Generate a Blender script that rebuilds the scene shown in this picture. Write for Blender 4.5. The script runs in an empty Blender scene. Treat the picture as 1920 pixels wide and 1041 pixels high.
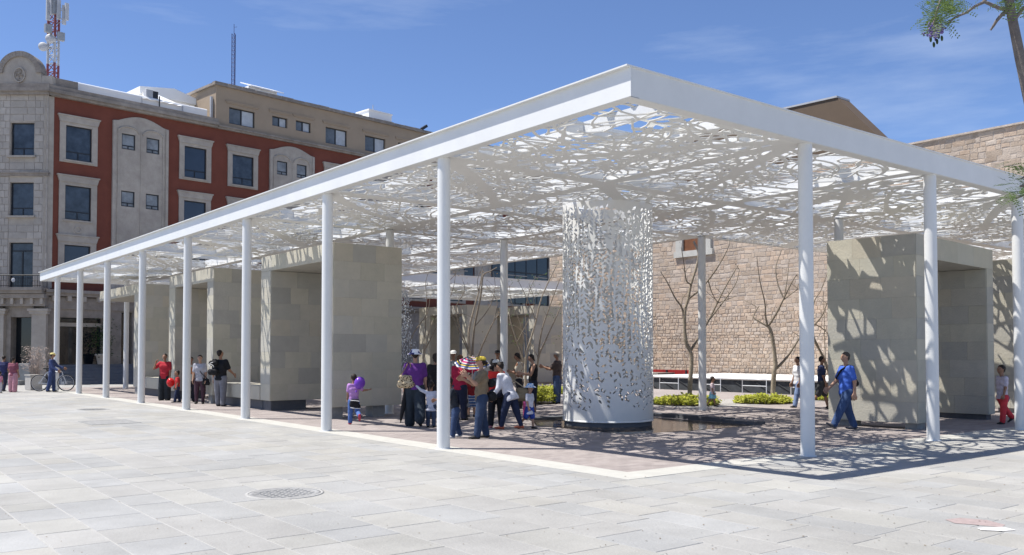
import bpy, math, random
import numpy as np
from mathutils import Vector, Matrix
R = math.radians
rng = random.Random(7)
nrg = np.random.RandomState(11)
scene = bpy.context.scene
col = scene.collection

# ---------------------------------------------------------------- camera
YAW, PITCH, CAM = 0.9038, 0.0284, (-8.0825, -7.9068, 1.6)
cd = bpy.data.cameras.new('camera'); cam = bpy.data.objects.new('camera', cd); col.objects.link(cam)
cd.sensor_width = 36.0; cd.lens = 36.0 * 1670.0 / 1920.0
cd.shift_y = 94.1 / 1920.0; cd.clip_end = 3000; cd.clip_start = 0.1
cam.location = CAM
cam.rotation_euler = (R(90) + PITCH, 0, YAW - R(90))
scene.camera = cam

# ---------------------------------------------------------------- sky and sun
SUN_DX, SUN_DY = 0.385, -0.30                # shadow offset per metre of height
sun_el = math.atan2(1.0, math.hypot(SUN_DX, SUN_DY))
sun_dir = Vector((-SUN_DX, -SUN_DY, 1.0)).normalized()
w = bpy.data.worlds.new('World'); scene.world = w; w.use_nodes = True
nt = w.node_tree; nt.nodes.clear()
sky = nt.nodes.new('ShaderNodeTexSky'); sky.sky_type = 'NISHITA'; sky.sun_disc = False
sky.sun_elevation = sun_el
sky.sun_rotation = math.atan2(sun_dir.x, sun_dir.y)
sky.air_density = 1.0; sky.dust_density = 0.3; sky.ozone_density = 3.5; sky.altitude = 1900
tc = nt.nodes.new('ShaderNodeTexCoord'); mp = nt.nodes.new('ShaderNodeMapping')
mp.inputs['Rotation'].default_value = (0, 0, R(20)); mp.inputs['Scale'].default_value = (1.2, 1.6, 9.0)
cn = nt.nodes.new('ShaderNodeTexNoise'); cn.inputs['Scale'].default_value = 1.7; cn.inputs['Detail'].default_value = 7; cn.inputs['Roughness'].default_value = 0.6
cr = nt.nodes.new('ShaderNodeMapRange'); cr.inputs['From Min'].default_value = 0.48; cr.inputs['From Max'].default_value = 0.92
cr.inputs['To Max'].default_value = 0.42
mx = nt.nodes.new('ShaderNodeMixRGB'); mx.inputs['Color2'].default_value = (6.5, 7.2, 8.2, 1)
bg = nt.nodes.new('ShaderNodeBackground'); bg.inputs['Strength'].default_value = 0.09
wo = nt.nodes.new('ShaderNodeOutputWorld')
L = nt.links
L.new(tc.outputs['Generated'], mp.inputs['Vector']); L.new(mp.outputs['Vector'], cn.inputs['Vector'])
L.new(cn.outputs['Fac'], cr.inputs['Value']); L.new(cr.outputs['Result'], mx.inputs['Fac'])
wb = nt.nodes.new('ShaderNodeMixRGB'); wb.blend_type = 'MULTIPLY'; wb.inputs['Fac'].default_value = 1.0; wb.inputs['Color2'].default_value = (0.96, 0.99, 1.13, 1)
L.new(sky.outputs['Color'], wb.inputs['Color1']); L.new(wb.outputs['Color'], mx.inputs['Color1']); L.new(mx.outputs['Color'], bg.inputs['Color']); L.new(bg.outputs['Background'], wo.inputs['Surface'])
sd = bpy.data.lights.new('sun', 'SUN'); so = bpy.data.objects.new('sun', sd); col.objects.link(so)
sd.energy = 4.4; sd.angle = R(0.5); sd.color = (1.0, 0.96, 0.90)
so.rotation_euler = sun_dir.to_track_quat('Z', 'Y').to_euler()
so.location = (-20, 10, 40)
vs = scene.view_settings
vs.view_transform = 'Standard'; vs.look = 'None'; vs.gamma = 1.0; vs.use_curve_mapping = False
vs.exposure = 0.68
scene.cycles.max_bounces = 8; scene.cycles.diffuse_bounces = 4; scene.cycles.transparent_max_bounces = 8

# ---------------------------------------------------------------- view rays (turn a photo position into a place in the world)
FW = Vector((math.cos(YAW) * math.cos(PITCH), math.sin(YAW) * math.cos(PITCH), math.sin(PITCH)))
RT = Vector((math.sin(YAW), -math.cos(YAW), 0)); UP = RT.cross(FW)
def ray(x, y): return FW + RT * ((x - 960) / 1670.0) - UP * ((y - 614.6) / 1670.0)
def G(x, y, z=0.0):
    d = ray(x, y); t = (z - CAM[2]) / d.z; return Vector(CAM) + d * t
def D(x, y, depth): return Vector(CAM) + ray(x, y) * depth

# ---------------------------------------------------------------- tagging
def tag(o, label=None, cat=None, group=None, kind=None):
    if label: o['label'] = label
    if cat: o['category'] = cat
    if group: o['group'] = group
    if kind: o['kind'] = kind
    return o
def empty(name, loc=(0, 0, 0), rz=0.0, label=None, cat=None, group=None):
    o = bpy.data.objects.new(name, None); col.objects.link(o); o.location = loc; o.rotation_euler = (0, 0, rz)
    o.empty_display_size = 0.2
    return tag(o, label, cat, group)
def link(name, me, parent=None, loc=None, scale=None, rot=None):
    o = bpy.data.objects.new(name, me); col.objects.link(o)
    if parent: o.parent = parent
    if loc is not None: o.location = loc
    if scale is not None: o.scale = scale
    if rot is not None: o.rotation_euler = rot
    return o
def copy_tree(o, parent=None):
    c = o.copy(); col.objects.link(c); c.parent = parent
    for ch in list(o.children): copy_tree(ch, c)
    return c

# ---------------------------------------------------------------- mesh builder
class MB:
    def __init__(s): s.v = []; s.f = []; s.m = []; s.cm = 0; s.sm = []
    def add(s, vs, fs, smooth=False):
        b = len(s.v); s.v.extend([tuple(v) for v in vs])
        for f in fs: s.f.append(tuple(b + i for i in f)); s.m.append(s.cm); s.sm.append(smooth)
        return s
    def box(s, x0, x1, y0, y1, z0, z1):
        return s.add([(x0,y0,z0),(x1,y0,z0),(x1,y1,z0),(x0,y1,z0),(x0,y0,z1),(x1,y0,z1),(x1,y1,z1),(x0,y1,z1)],
                     [(0,3,2,1),(4,5,6,7),(0,1,5,4),(1,2,6,5),(2,3,7,6),(3,0,4,7)])
    def obox(s, c, ax, ay, az):
        c = Vector(c); ax = Vector(ax); ay = Vector(ay); az = Vector(az)
        P = [c + ax*i + ay*j + az*k for k in (-1, 1) for j, i in ((-1,-1),(-1,1),(1,1),(1,-1))]
        return s.add(P, [(0,3,2,1),(4,5,6,7),(0,1,5,4),(1,2,6,5),(2,3,7,6),(3,0,4,7)])
    def tube(s, pts, rad, n=8, caps=True, smooth=True):
        pts = [Vector(p) for p in pts]
        if not hasattr(rad, '__len__'): rad = [rad] * len(pts)
        rings = []; prev = None
        for i, p in enumerate(pts):
            t = (pts[min(i + 1, len(pts) - 1)] - pts[max(i - 1, 0)])
            if t.length < 1e-9: t = Vector((0, 0, 1))
            t.normalize()
            if prev is None:
                a = t.orthogonal().normalized()
            else:
                a = prev - t * prev.dot(t)
                a = a.normalized() if a.length > 1e-6 else t.orthogonal().normalized()
            prev = a; b = t.cross(a)
            rings.append([p + (a * math.cos(2*math.pi*k/n) + b * math.sin(2*math.pi*k/n)) * rad[i] for k in range(n)])
        V = [v for r in rings for v in r]; F = []
        for i in range(len(rings) - 1):
            for k in range(n):
                F.append((i*n+k, i*n+(k+1) % n, (i+1)*n+(k+1) % n, (i+1)*n+k))
        s.add(V, F, smooth)
        if caps:
            s.add(rings[0], [tuple(range(n))[::-1]]); s.add(rings[-1], [tuple(range(n))])
        return s
    def lathe(s, c, prof, n=24, smooth=True):       # prof: (r, z)
        c = Vector(c); V = []; F = []
        for r, z in prof:
            for k in range(n):
                a = 2*math.pi*k/n; V.append((c.x + r*math.cos(a), c.y + r*math.sin(a), c.z + z))
        for i in range(len(prof) - 1):
            for k in range(n): F.append((i*n+k, i*n+(k+1) % n, (i+1)*n+(k+1) % n, (i+1)*n+k))
        return s.add(V, F, smooth)
    def prism(s, poly, o, u, v, n, d):              # poly in (u,v) at o, extruded by d along n
        o = Vector(o); u = Vector(u); v = Vector(v); n = Vector(n); k = len(poly)
        A = [o + u*a + v*b for a, b in poly]; B = [p + n*d for p in A]
        s.add(A + B, [tuple(range(k))[::-1], tuple(range(k, 2*k))] + [(i, (i+1) % k, k + (i+1) % k, k + i) for i in range(k)])
        return s
    def ell(s, c, r, n=10, m=7, rot=None):
        c = Vector(c); V = []; F = []
        for i in range(m + 1):
            th = math.pi * i / m
            for k in range(n):
                a = 2*math.pi*k/n; q = Vector((r[0]*math.sin(th)*math.cos(a), r[1]*math.sin(th)*math.sin(a), r[2]*math.cos(th)))
                if rot: q = rot @ q
                V.append(c + q)
        for i in range(m):
            for k in range(n): F.append((i*n+k, (i+1)*n+k, (i+1)*n+(k+1) % n, i*n+(k+1) % n))
        return s.add(V, F, True)
    def mesh(s, name, mats):
        me = bpy.data.meshes.new(name)
        me.from_pydata([tuple(v) for v in s.v], [], s.f)
        for m in (mats if isinstance(mats, (list, tuple)) else [mats]): me.materials.append(m)
        me.polygons.foreach_set('material_index', s.m); me.polygons.foreach_set('use_smooth', s.sm); me.update()
        return me
    def build(s, name, mats, parent=None, loc=None, rz=None):
        o = link(name, s.mesh(name, mats), parent, loc)
        if rz is not None: o.rotation_euler = (0, 0, rz)
        return o
def np_mesh(name, V, Fs, mat, smooth=False, mi=None):
    """V (n,3) array, Fs list of (m,k) index arrays"""
    me = bpy.data.meshes.new(name)
    V = np.asarray(V, np.float32); me.vertices.add(len(V)); me.vertices.foreach_set('co', V.ravel())
    Fs = [np.asarray(f, np.int32) for f in Fs if len(f)]
    tot = np.concatenate([np.full(len(f), f.shape[1], np.int32) for f in Fs]) if Fs else np.zeros(0, np.int32)
    idx = np.concatenate([f.ravel() for f in Fs]) if Fs else np.zeros(0, np.int32)
    me.loops.add(len(idx)); me.loops.foreach_set('vertex_index', idx)
    me.polygons.add(len(tot)); st = np.concatenate([[0], np.cumsum(tot)[:-1]]).astype(np.int32)
    me.polygons.foreach_set('loop_start', st); me.polygons.foreach_set('loop_total', tot)
    me.polygons.foreach_set('use_smooth', np.full(len(tot), smooth, bool))
    for m in (mat if isinstance(mat, (list, tuple)) else [mat]): me.materials.append(m)
    if mi is not None: me.polygons.foreach_set('material_index', np.asarray(mi, np.int32))
    me.update(calc_edges=True); me.validate()
    return me

# ---------------------------------------------------------------- materials
def mat(name, c, rough=0.7, var=0.15, scale=3.0, bump=0.0, bscale=None, metal=0.0, c2=None, rand=0.0, spec=0.3, randc=None, stain=0.0):
    m = bpy.data.materials.new(name); m.use_nodes = True
    n = m.node_tree; b = n.nodes['Principled BSDF']; lk = n.links
    b.inputs['Roughness'].default_value = rough; b.inputs['Metallic'].default_value = metal
    b.inputs['Specular IOR Level'].default_value = spec
    t = n.nodes.new('ShaderNodeTexCoord'); src = t.outputs['Object']
    if c2 is None: c2 = tuple(min(1, x * (1 + var)) for x in c); c1 = tuple(x * (1 - var) for x in c)
    else: c1 = c
    no = n.nodes.new('ShaderNodeTexNoise'); no.inputs['Scale'].default_value = scale; no.inputs['Detail'].default_value = 6; no.inputs['Roughness'].default_value = 0.65
    vec = src
    if rand or randc:
        oi = n.nodes.new('ShaderNodeObjectInfo'); ge = n.nodes.new('ShaderNodeNewGeometry')
        ad = n.nodes.new('ShaderNodeMath'); ad.operation = 'ADD'; fr = n.nodes.new('ShaderNodeMath'); fr.operation = 'FRACT'
        lk.new(oi.outputs['Random'], ad.inputs[0]); lk.new(ge.outputs['Random Per Island'], ad.inputs[1]); lk.new(ad.outputs[0], fr.inputs[0])
        va = n.nodes.new('ShaderNodeVectorMath'); va.operation = 'MULTIPLY_ADD'
        va.inputs[1].default_value = (1, 1, 1)
        cx = n.nodes.new('ShaderNodeCombineXYZ'); ml = n.nodes.new('ShaderNodeMath'); ml.operation = 'MULTIPLY'; ml.inputs[1].default_value = 37.0
        lk.new(fr.outputs[0], ml.inputs[0]); lk.new(ml.outputs[0], cx.inputs[0]); lk.new(ml.outputs[0], cx.inputs[1])
        lk.new(ge.outputs['Position'], va.inputs[0]); lk.new(cx.outputs[0], va.inputs[2]); vec = va.outputs[0]
    lk.new(vec, no.inputs['Vector'])
    mr = n.nodes.new('ShaderNodeMapRange'); mr.inputs['From Min'].default_value = 0.3; mr.inputs['From Max'].default_value = 0.7
    lk.new(no.outputs['Fac'], mr.inputs['Value'])
    mxn = n.nodes.new('ShaderNodeMixRGB'); mxn.inputs['Color1'].default_value = (*c1, 1); mxn.inputs['Color2'].default_value = (*c2, 1)
    lk.new(mr.outputs['Result'], mxn.inputs['Fac']); out = mxn.outputs['Color']
    if randc:
        rp = n.nodes.new('ShaderNodeValToRGB'); e = rp.color_ramp; e.interpolation = 'CONSTANT'
        while len(e.elements) > 1: e.elements.remove(e.elements[-1])
        for i, cc in enumerate(randc):
            el = e.elements[0] if i == 0 else e.elements.new(i / len(randc))
            el.position = i / len(randc); el.color = (*cc, 1)
        lk.new(fr.outputs[0], rp.inputs['Fac'])
        mm = n.nodes.new('ShaderNodeMixRGB'); mm.blend_type = 'MULTIPLY'; mm.inputs['Fac'].default_value = 1.0
        lk.new(out, mm.inputs['Color1']); lk.new(rp.outputs['Color'], mm.inputs['Color2']); out = mm.outputs['Color']
    if rand:
        hv = n.nodes.new('ShaderNodeMapRange'); hv.inputs['To Min'].default_value = 1 - rand; hv.inputs['To Max'].default_value = 1 + rand
        f2 = n.nodes.new('ShaderNodeMath'); f2.operation = 'MULTIPLY'; f2.inputs[1].default_value = 7.31
        f3 = n.nodes.new('ShaderNodeMath'); f3.operation = 'FRACT'
        lk.new(fr.outputs[0], f2.inputs[0]); lk.new(f2.outputs[0], f3.inputs[0]); lk.new(f3.outputs[0], hv.inputs['Value'])
        mm = n.nodes.new('ShaderNodeVectorMath'); mm.operation = 'SCALE'
        lk.new(out, mm.inputs[0]); lk.new(hv.outputs['Result'], mm.inputs['Scale']); out = mm.outputs[0]
    if stain:
        n3 = n.nodes.new('ShaderNodeTexNoise'); n3.inputs['Scale'].default_value = 0.35; n3.inputs['Detail'].default_value = 8; n3.inputs['Roughness'].default_value = 0.7
        g3 = n.nodes.new('ShaderNodeNewGeometry'); lk.new(g3.outputs['Position'], n3.inputs['Vector'])
        m3 = n.nodes.new('ShaderNodeMapRange'); m3.inputs['From Min'].default_value = 0.35; m3.inputs['From Max'].default_value = 0.65
        m3.inputs['To Min'].default_value = 1 - stain; m3.inputs['To Max'].default_value = 1 + stain * 0.5
        lk.new(n3.outputs['Fac'], m3.inputs['Value'])
        mm = n.nodes.new('ShaderNodeVectorMath'); mm.operation = 'SCALE'
        lk.new(out, mm.inputs[0]); lk.new(m3.outputs['Result'], mm.inputs['Scale']); out = mm.outputs[0]
    lk.new(out, b.inputs['Base Color'])
    if bump:
        n2 = n.nodes.new('ShaderNodeTexNoise'); n2.inputs['Scale'].default_value = bscale or scale * 4; n2.inputs['Detail'].default_value = 5
        lk.new(vec, n2.inputs['Vector'])
        bp = n.nodes.new('ShaderNodeBump'); bp.inputs['Strength'].default_value = bump; bp.inputs['Distance'].default_value = 0.02
        lk.new(n2.outputs['Fac'], bp.inputs['Height']); lk.new(bp.outputs['Normal'], b.inputs['Normal'])
    return m
def glass_mat(name, c, rough=0.08):
    m = mat(name, c, rough, var=0.2, scale=0.6, spec=0.6); return m
M = {}
M['white'] = mat('white_paint', (0.70, 0.70, 0.68), 0.45, var=0.03, scale=2.0, stain=0.05, bump=0.05, bscale=40)
M['sheet'] = mat('white_painted_sheet', (0.74, 0.74, 0.71), 0.5, var=0.02, scale=2.0)
M['joint'] = mat('pale_joint_mortar', (0.375, 0.368, 0.348), 0.9, var=0.1, scale=6, bump=0.3)
M['slab'] = mat('grey_limestone_slab', (0.315, 0.307, 0.288), 0.8, scale=1.3, c2=(0.372, 0.364, 0.342), rand=0.035, bump=0.35, bscale=30, stain=0.16,
                randc=[(1, 1, 1), (0.98, 1.0, 1.03), (1.02, 1.01, 0.98), (0.94, 0.955, 0.975), (1.01, 1.01, 1.0), (0.98, 0.98, 0.98), (1.03, 1.03, 1.01)])
M['border'] = mat('cream_border_stone', (0.45, 0.44, 0.40), 0.7, var=0.08, scale=4, rand=0.04, bump=0.2)
M['portal'] = mat('beige_quarry_stone', (0.475, 0.447, 0.375), 0.8, scale=3.0, c2=(0.415, 0.395, 0.335), bump=0.35, bscale=25, rand=0.05,
                  randc=[(1, 1, 1), (1.0, 1.0, 0.96), (1.04, 1.03, 0.99), (0.90, 0.915, 0.94), (1.02, 1.015, 0.97), (0.97, 0.98, 0.96), (1.0, 0.99, 0.97), (0.84, 0.855, 0.89), (1.03, 1.0, 0.95), (0.97, 0.98, 1.0)])
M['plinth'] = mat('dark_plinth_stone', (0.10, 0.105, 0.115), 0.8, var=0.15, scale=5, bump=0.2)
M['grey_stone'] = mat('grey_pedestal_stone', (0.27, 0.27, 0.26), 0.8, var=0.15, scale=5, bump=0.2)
M['wall_stone'] = mat('old_wall_stone', (0.365, 0.295, 0.235), 0.95, scale=2.2, c2=(0.50, 0.42, 0.345), bump=0.9, bscale=18, rand=0.10,
                      randc=[(1, 1, 1), (1.04, 0.97, 0.9), (0.96, 0.97, 0.98), (1.05, 1.03, 1.0), (0.9, 0.87, 0.83), (1.03, 1.0, 0.95), (0.98, 0.92, 0.86)], stain=0.14)
M['mortar'] = mat('pale_lime_mortar', (0.45, 0.385, 0.325), 0.95, var=0.2, scale=7, bump=0.7, bscale=25)
M['brownroof'] = mat('brown_sheet_roof', (0.125, 0.09, 0.062), 0.8, var=0.06, scale=1.5)
M['red'] = mat('brick_red_stucco', (0.17, 0.054, 0.036), 0.9, var=0.1, scale=1.2, bump=0.25, bscale=40, stain=0.12)
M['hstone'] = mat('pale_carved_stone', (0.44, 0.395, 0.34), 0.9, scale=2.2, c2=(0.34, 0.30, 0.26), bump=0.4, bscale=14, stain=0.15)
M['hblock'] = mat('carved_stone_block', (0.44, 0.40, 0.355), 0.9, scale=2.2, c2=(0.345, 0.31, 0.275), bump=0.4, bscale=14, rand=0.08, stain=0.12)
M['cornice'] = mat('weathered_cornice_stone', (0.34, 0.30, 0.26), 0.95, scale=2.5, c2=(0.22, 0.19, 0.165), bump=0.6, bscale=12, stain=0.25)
M['beige'] = mat('beige_stucco', (0.335, 0.265, 0.195), 0.9, var=0.06, scale=1.0, bump=0.2, bscale=40, stain=0.08)
M['hglass'] = glass_mat('dark_blue_glass', (0.028, 0.04, 0.06), 0.12)
M['hglass2'] = mat('glass_with_pale_blind', (0.20, 0.215, 0.225), 0.25, var=0.55, scale=1.4, spec=0.5)
M['hglass3'] = mat('dark_glass_with_curtain', (0.035, 0.045, 0.058), 0.15, var=0.6, scale=2.2, spec=0.6)
M['curtain'] = mat('pale_curtain', (0.42, 0.45, 0.48), 0.8, var=0.15, scale=3)
M['frame'] = mat('dark_window_frame', (0.025, 0.028, 0.034), 0.5, var=0.1)
M['dark'] = mat('dark_interior', (0.018, 0.02, 0.024), 0.6, var=0.3, scale=1.0)
M['darkglass'] = glass_mat('shop_glass', (0.012, 0.016, 0.02), 0.05)
M['membrane'] = mat('white_membrane', (0.78, 0.78, 0.77), 0.6, var=0.03, scale=1.0)
M['metal_red'] = mat('red_tower_paint', (0.20, 0.06, 0.065), 0.6, var=0.2)
M['metal_white'] = mat('white_tower_paint', (0.40, 0.41, 0.43), 0.6, var=0.1)
M['metal_blue'] = mat('blue_grey_mast_paint', (0.07, 0.09, 0.20), 0.6, var=0.2)
M['metal_grey'] = mat('grey_metal', (0.30, 0.31, 0.32), 0.45, var=0.1, metal=0.4)
M['galv'] = mat('galvanised_metal', (0.62, 0.63, 0.64), 0.4, var=0.08, metal=0.3)
M['iron'] = mat('cast_iron', (0.275, 0.273, 0.265), 0.7, var=0.25, scale=8, bump=0.3)
M['black'] = mat('black_cloth', (0.014, 0.014, 0.016), 0.85, var=0.3, scale=4)
M['blackmetal'] = mat('black_metal', (0.012, 0.012, 0.013), 0.4, var=0.2)
M['rubber'] = mat('black_rubber', (0.015, 0.015, 0.015), 0.7, var=0.2)
M['red_panel'] = mat('red_panel', (0.30, 0.02, 0.02), 0.6, var=0.15)
M['bark'] = mat('pale_tree_bark', (0.40, 0.34, 0.26), 0.9, scale=8, c2=(0.25, 0.205, 0.15), bump=0.6, bscale=30)
M['bark2'] = mat('grey_brown_bark', (0.23, 0.20, 0.17), 0.9, scale=6, c2=(0.10, 0.085, 0.085), bump=0.6, bscale=25)
M['twig'] = mat('thin_twig_bark', (0.27, 0.225, 0.17), 0.9, scale=8, c2=(0.17, 0.14, 0.105))
def leaf_mat(name, c, c2):
    m = mat(name, c, 0.55, scale=1.5, c2=c2, rand=0.3)
    n = m.node_tree; b = n.nodes['Principled BSDF']; tr = n.nodes.new('ShaderNodeBsdfTranslucent'); mxs = n.nodes.new('ShaderNodeMixShader'); mxs.inputs['Fac'].default_value = 0.35
    src = b.inputs['Base Color'].links[0].from_socket; n.links.new(src, tr.inputs['Color'])
    out = n.nodes['Material Output']; n.links.new(b.outputs[0], mxs.inputs[1]); n.links.new(tr.outputs[0], mxs.inputs[2]); n.links.new(mxs.outputs[0], out.inputs['Surface'])
    return m
M['leaf_yellow'] = leaf_mat('yellow_green_leaf', (0.30, 0.34, 0.03), (0.48, 0.47, 0.05))
M['leaf_green'] = leaf_mat('green_leaf', (0.055, 0.10, 0.02), (0.10, 0.16, 0.035))
M['leaf_dark'] = leaf_mat('dark_green_leaf', (0.035, 0.07, 0.02), (0.07, 0.11, 0.03))
M['leaf_orange'] = leaf_mat('orange_brown_leaf', (0.25, 0.12, 0.03), (0.16, 0.10, 0.03))
M['flower'] = leaf_mat('purple_flower', (0.20, 0.14, 0.42), (0.30, 0.24, 0.55))
M['dryplant'] = mat('dry_pinkish_twigs', (0.36, 0.29, 0.25), 0.9, var=0.2)
M['clay'] = mat('pale_clay_pot', (0.42, 0.38, 0.33), 0.8, var=0.12, scale=5)
M['brick_pave'] = None

def paving_mat():
    m = mat('pink_grey_brick_paving', (0.265, 0.235, 0.222), 0.85, scale=3, c2=(0.335, 0.30, 0.285), bump=0.2, bscale=30, stain=0.12)
    n = m.node_tree; b = n.nodes['Principled BSDF']; lk = n.links
    t = n.nodes.new('ShaderNodeNewGeometry'); mpn = n.nodes.new('ShaderNodeMapping'); mpn.inputs['Rotation'].default_value = (0, 0, 0)
    br = n.nodes.new('ShaderNodeTexBrick'); br.inputs['Scale'].default_value = 1.0; br.inputs['Brick Width'].default_value = 0.24; br.inputs['Row Height'].default_value = 0.12
    br.inputs['Mortar Size'].default_value = 0.006; br.inputs['Color1'].default_value = (0.86, 0.84, 0.84, 1); br.inputs['Color2'].default_value = (1.1, 1.08, 1.06, 1); br.inputs['Mortar'].default_value = (1.25, 1.25, 1.22, 1)
    lk.new(t.outputs['Position'], mpn.inputs['Vector']); lk.new(mpn.outputs['Vector'], br.inputs['Vector'])
    src = b.inputs['Base Color'].links[0].from_socket
    mm = n.nodes.new('ShaderNodeMixRGB'); mm.blend_type = 'MULTIPLY'; mm.inputs['Fac'].default_value = 1
    lk.new(src, mm.inputs['Color1']); lk.new(br.outputs['Color'], mm.inputs['Color2']); lk.new(mm.outputs['Color'], b.inputs['Base Color'])
    return m
M['brick_pave'] = paving_mat()
def farslab_mat():
    m = mat('distant_slab_paving', (0.318, 0.311, 0.292), 0.8, scale=1.3, c2=(0.375, 0.368, 0.35), bump=0.2, bscale=30, stain=0.1)
    n = m.node_tree; b = n.nodes['Principled BSDF']; lk = n.links
    t = n.nodes.new('ShaderNodeNewGeometry')
    br = n.nodes.new('ShaderNodeTexBrick'); br.inputs['Scale'].default_value = 1.0; br.inputs['Brick Width'].default_value = 0.9; br.inputs['Row Height'].default_value = 0.6
    br.inputs['Mortar Size'].default_value = 0.012; br.inputs['Color1'].default_value = (0.9, 0.9, 0.92, 1); br.inputs['Color2'].default_value = (1.08, 1.07, 1.04, 1); br.inputs['Mortar'].default_value = (1.2, 1.2, 1.15, 1)
    lk.new(t.outputs['Position'], br.inputs['Vector'])
    src = b.inputs['Base Color'].links[0].from_socket
    mm = n.nodes.new('ShaderNodeMixRGB'); mm.blend_type = 'MULTIPLY'; mm.inputs['Fac'].default_value = 1
    lk.new(src, mm.inputs['Color1']); lk.new(br.outputs['Color'], mm.inputs['Color2']); lk.new(mm.outputs['Color'], b.inputs['Base Color'])
    return m
M['farslab'] = farslab_mat()
def water_mat():
    m = bpy.data.materials.new('dark_pool_water'); m.use_nodes = True; n = m.node_tree; b = n.nodes['Principled BSDF']
    b.inputs['Base Color'].default_value = (0.07, 0.055, 0.04, 1); b.inputs['Roughness'].default_value = 0.04; b.inputs['IOR'].default_value = 1.33
    g = n.nodes.new('ShaderNodeNewGeometry'); no = n.nodes.new('ShaderNodeTexNoise'); no.inputs['Scale'].default_value = 9; no.inputs['Detail'].default_value = 3
    bp = n.nodes.new('ShaderNodeBump'); bp.inputs['Strength'].default_value = 0.10; bp.inputs['Distance'].default_value = 0.02
    n.links.new(g.outputs['Position'], no.inputs['Vector']); n.links.new(no.outputs['Fac'], bp.inputs['Height']); n.links.new(bp.outputs['Normal'], b.inputs['Normal'])
    return m
M['water'] = water_mat()
def spray_mat():
    m = bpy.data.materials.new('falling_water'); m.use_nodes = True; b = m.node_tree.nodes['Principled BSDF']
    b.inputs['Base Color'].default_value = (0.85, 0.88, 0.9, 1); b.inputs['Roughness'].default_value = 0.1
    b.inputs['Transmission Weight'].default_value = 0.5; b.inputs['IOR'].default_value = 1.33
    return m
M['spray'] = spray_mat()
_cm = {}
def cloth(c, rough=0.85):
    k = tuple(round(x, 3) for x in c)
    if k not in _cm:
        _cm[k] = mat('cloth_%d' % len(_cm), c, rough, var=0.22, scale=7, bump=0.7, bscale=9)
    return _cm[k]
# ================================================================ GROUND
def project(x, y, z=0.0):
    d = Vector((x, y, z)) - Vector(CAM); zz = d.dot(FW)
    if zz < 0.1: return None
    return (960 + 1670 * d.dot(RT) / zz, 614.6 - 1670 * d.dot(UP) / zz, zz)
CX0, CY0, CX1, CY1 = 0.0, 0.0, 25.0, 37.2           # canopy outline
VX, VY0, VY1 = 11.75, 8.6, 26.6                     # courtyard void
HB, HT = 4.874, 5.274

pv = MB(); pv.box(-400, 500, -300, 600, -0.6, -0.012)
pavement = pv.build('pavement', M['farslab']); tag(pavement, kind='structure')
jm = MB(); jm.add([(-16, -9, -0.004), (0.06, -9, -0.004), (0.06, 27, -0.004), (-16, 27, -0.004), (26, -9, -0.004), (26, 0.06, -0.004), (0.06, 0.06, -0.004)],
                  [(0, 1, 2, 3), (1, 4, 5, 6)])
jm.build('mortar_bed', M['joint'], pavement)
# slabs in courses parallel to the X edge of the canopy
HOLES = [(-3.80, 1.72, 0.48), (-2.63, 14.05, 0.0), (-1.76, 19.29, 0.0)]
slabs = []
x = -16.0
while x < 25:
    cw = rng.choice((0.46, 0.46, 0.6, 0.6, 0.6)); y = -9.0 - rng.random() * 0.8
    while y < 27:
        ln = rng.choice((0.5, 0.7, 0.7, 0.9, 0.9, 1.1))
        x0, x1, y0, y1 = x + 0.006, x + cw - 0.006, y + 0.006, y + ln - 0.006; y += ln
        if x1 > 0.05 and y1 > 0.05:
            if x0 < 0.0: x1 = 0.05
            elif y0 < 0.0: y1 = 0.05
            else: continue
        if x1 - x0 < 0.04 or y1 - y0 < 0.04: continue
        p = project((x0 + x1) / 2, (y0 + y1) / 2)
        if p is None or p[0] < -120 or p[0] > 2040 or p[1] > 1130: continue
        slabs.append((p[2], x0, x1, y0, y1))
    x += cw
slabs.sort()
def slab_geo(mb, x0, x1, y0, y1, z0, z1, c=0.006, tl=(0, 0)):
    a, b, t = tl[0], tl[1], z1
    mb.add([(x0, y0, z0), (x1, y0, z0), (x1, y1, z0), (x0, y1, z0),
            (x0, y0, t - c), (x1, y0, t - c), (x1, y1, t - c), (x0, y1, t - c),
            (x0 + c, y0 + c, t + a), (x1 - c, y0 + c, t + b), (x1 - c, y1 - c, t - a), (x0 + c, y1 - c, t - b)],
           [(0, 1, 5, 4), (1, 2, 6, 5), (2, 3, 7, 6), (3, 0, 4, 7), (4, 5, 9, 8), (5, 6, 10, 9), (6, 7, 11, 10), (7, 4, 8, 11), (8, 9, 10, 11)])
slab_cache = {}
rest = MB()
for i, (d, x0, x1, y0, y1) in enumerate(slabs):
    z = 0.0 + nrg.uniform(-0.001, 0.0025); tl = nrg.uniform(-0.001, 0.001, 2)
    if i < 300:
        key = (round(x1 - x0, 2), round(y1 - y0, 2))
        if key not in slab_cache:
            b = MB(); slab_geo(b, -(x1 - x0) / 2, (x1 - x0) / 2, -(y1 - y0) / 2, (y1 - y0) / 2, -0.03, 0.0)
            slab_cache[key] = b.mesh('paving_slab', M['slab'])
        link('paving_slab', slab_cache[key], pavement, ((x0 + x1) / 2, (y0 + y1) / 2, z), rot=(tl[0], tl[1], 0))
    else:
        slab_geo(rest, x0, x1, y0, y1, -0.01, z, tl=tl)
ro = rest.build('distant_paving_slabs', M['slab'], pavement); ro['kind'] = 'stuff'

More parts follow.
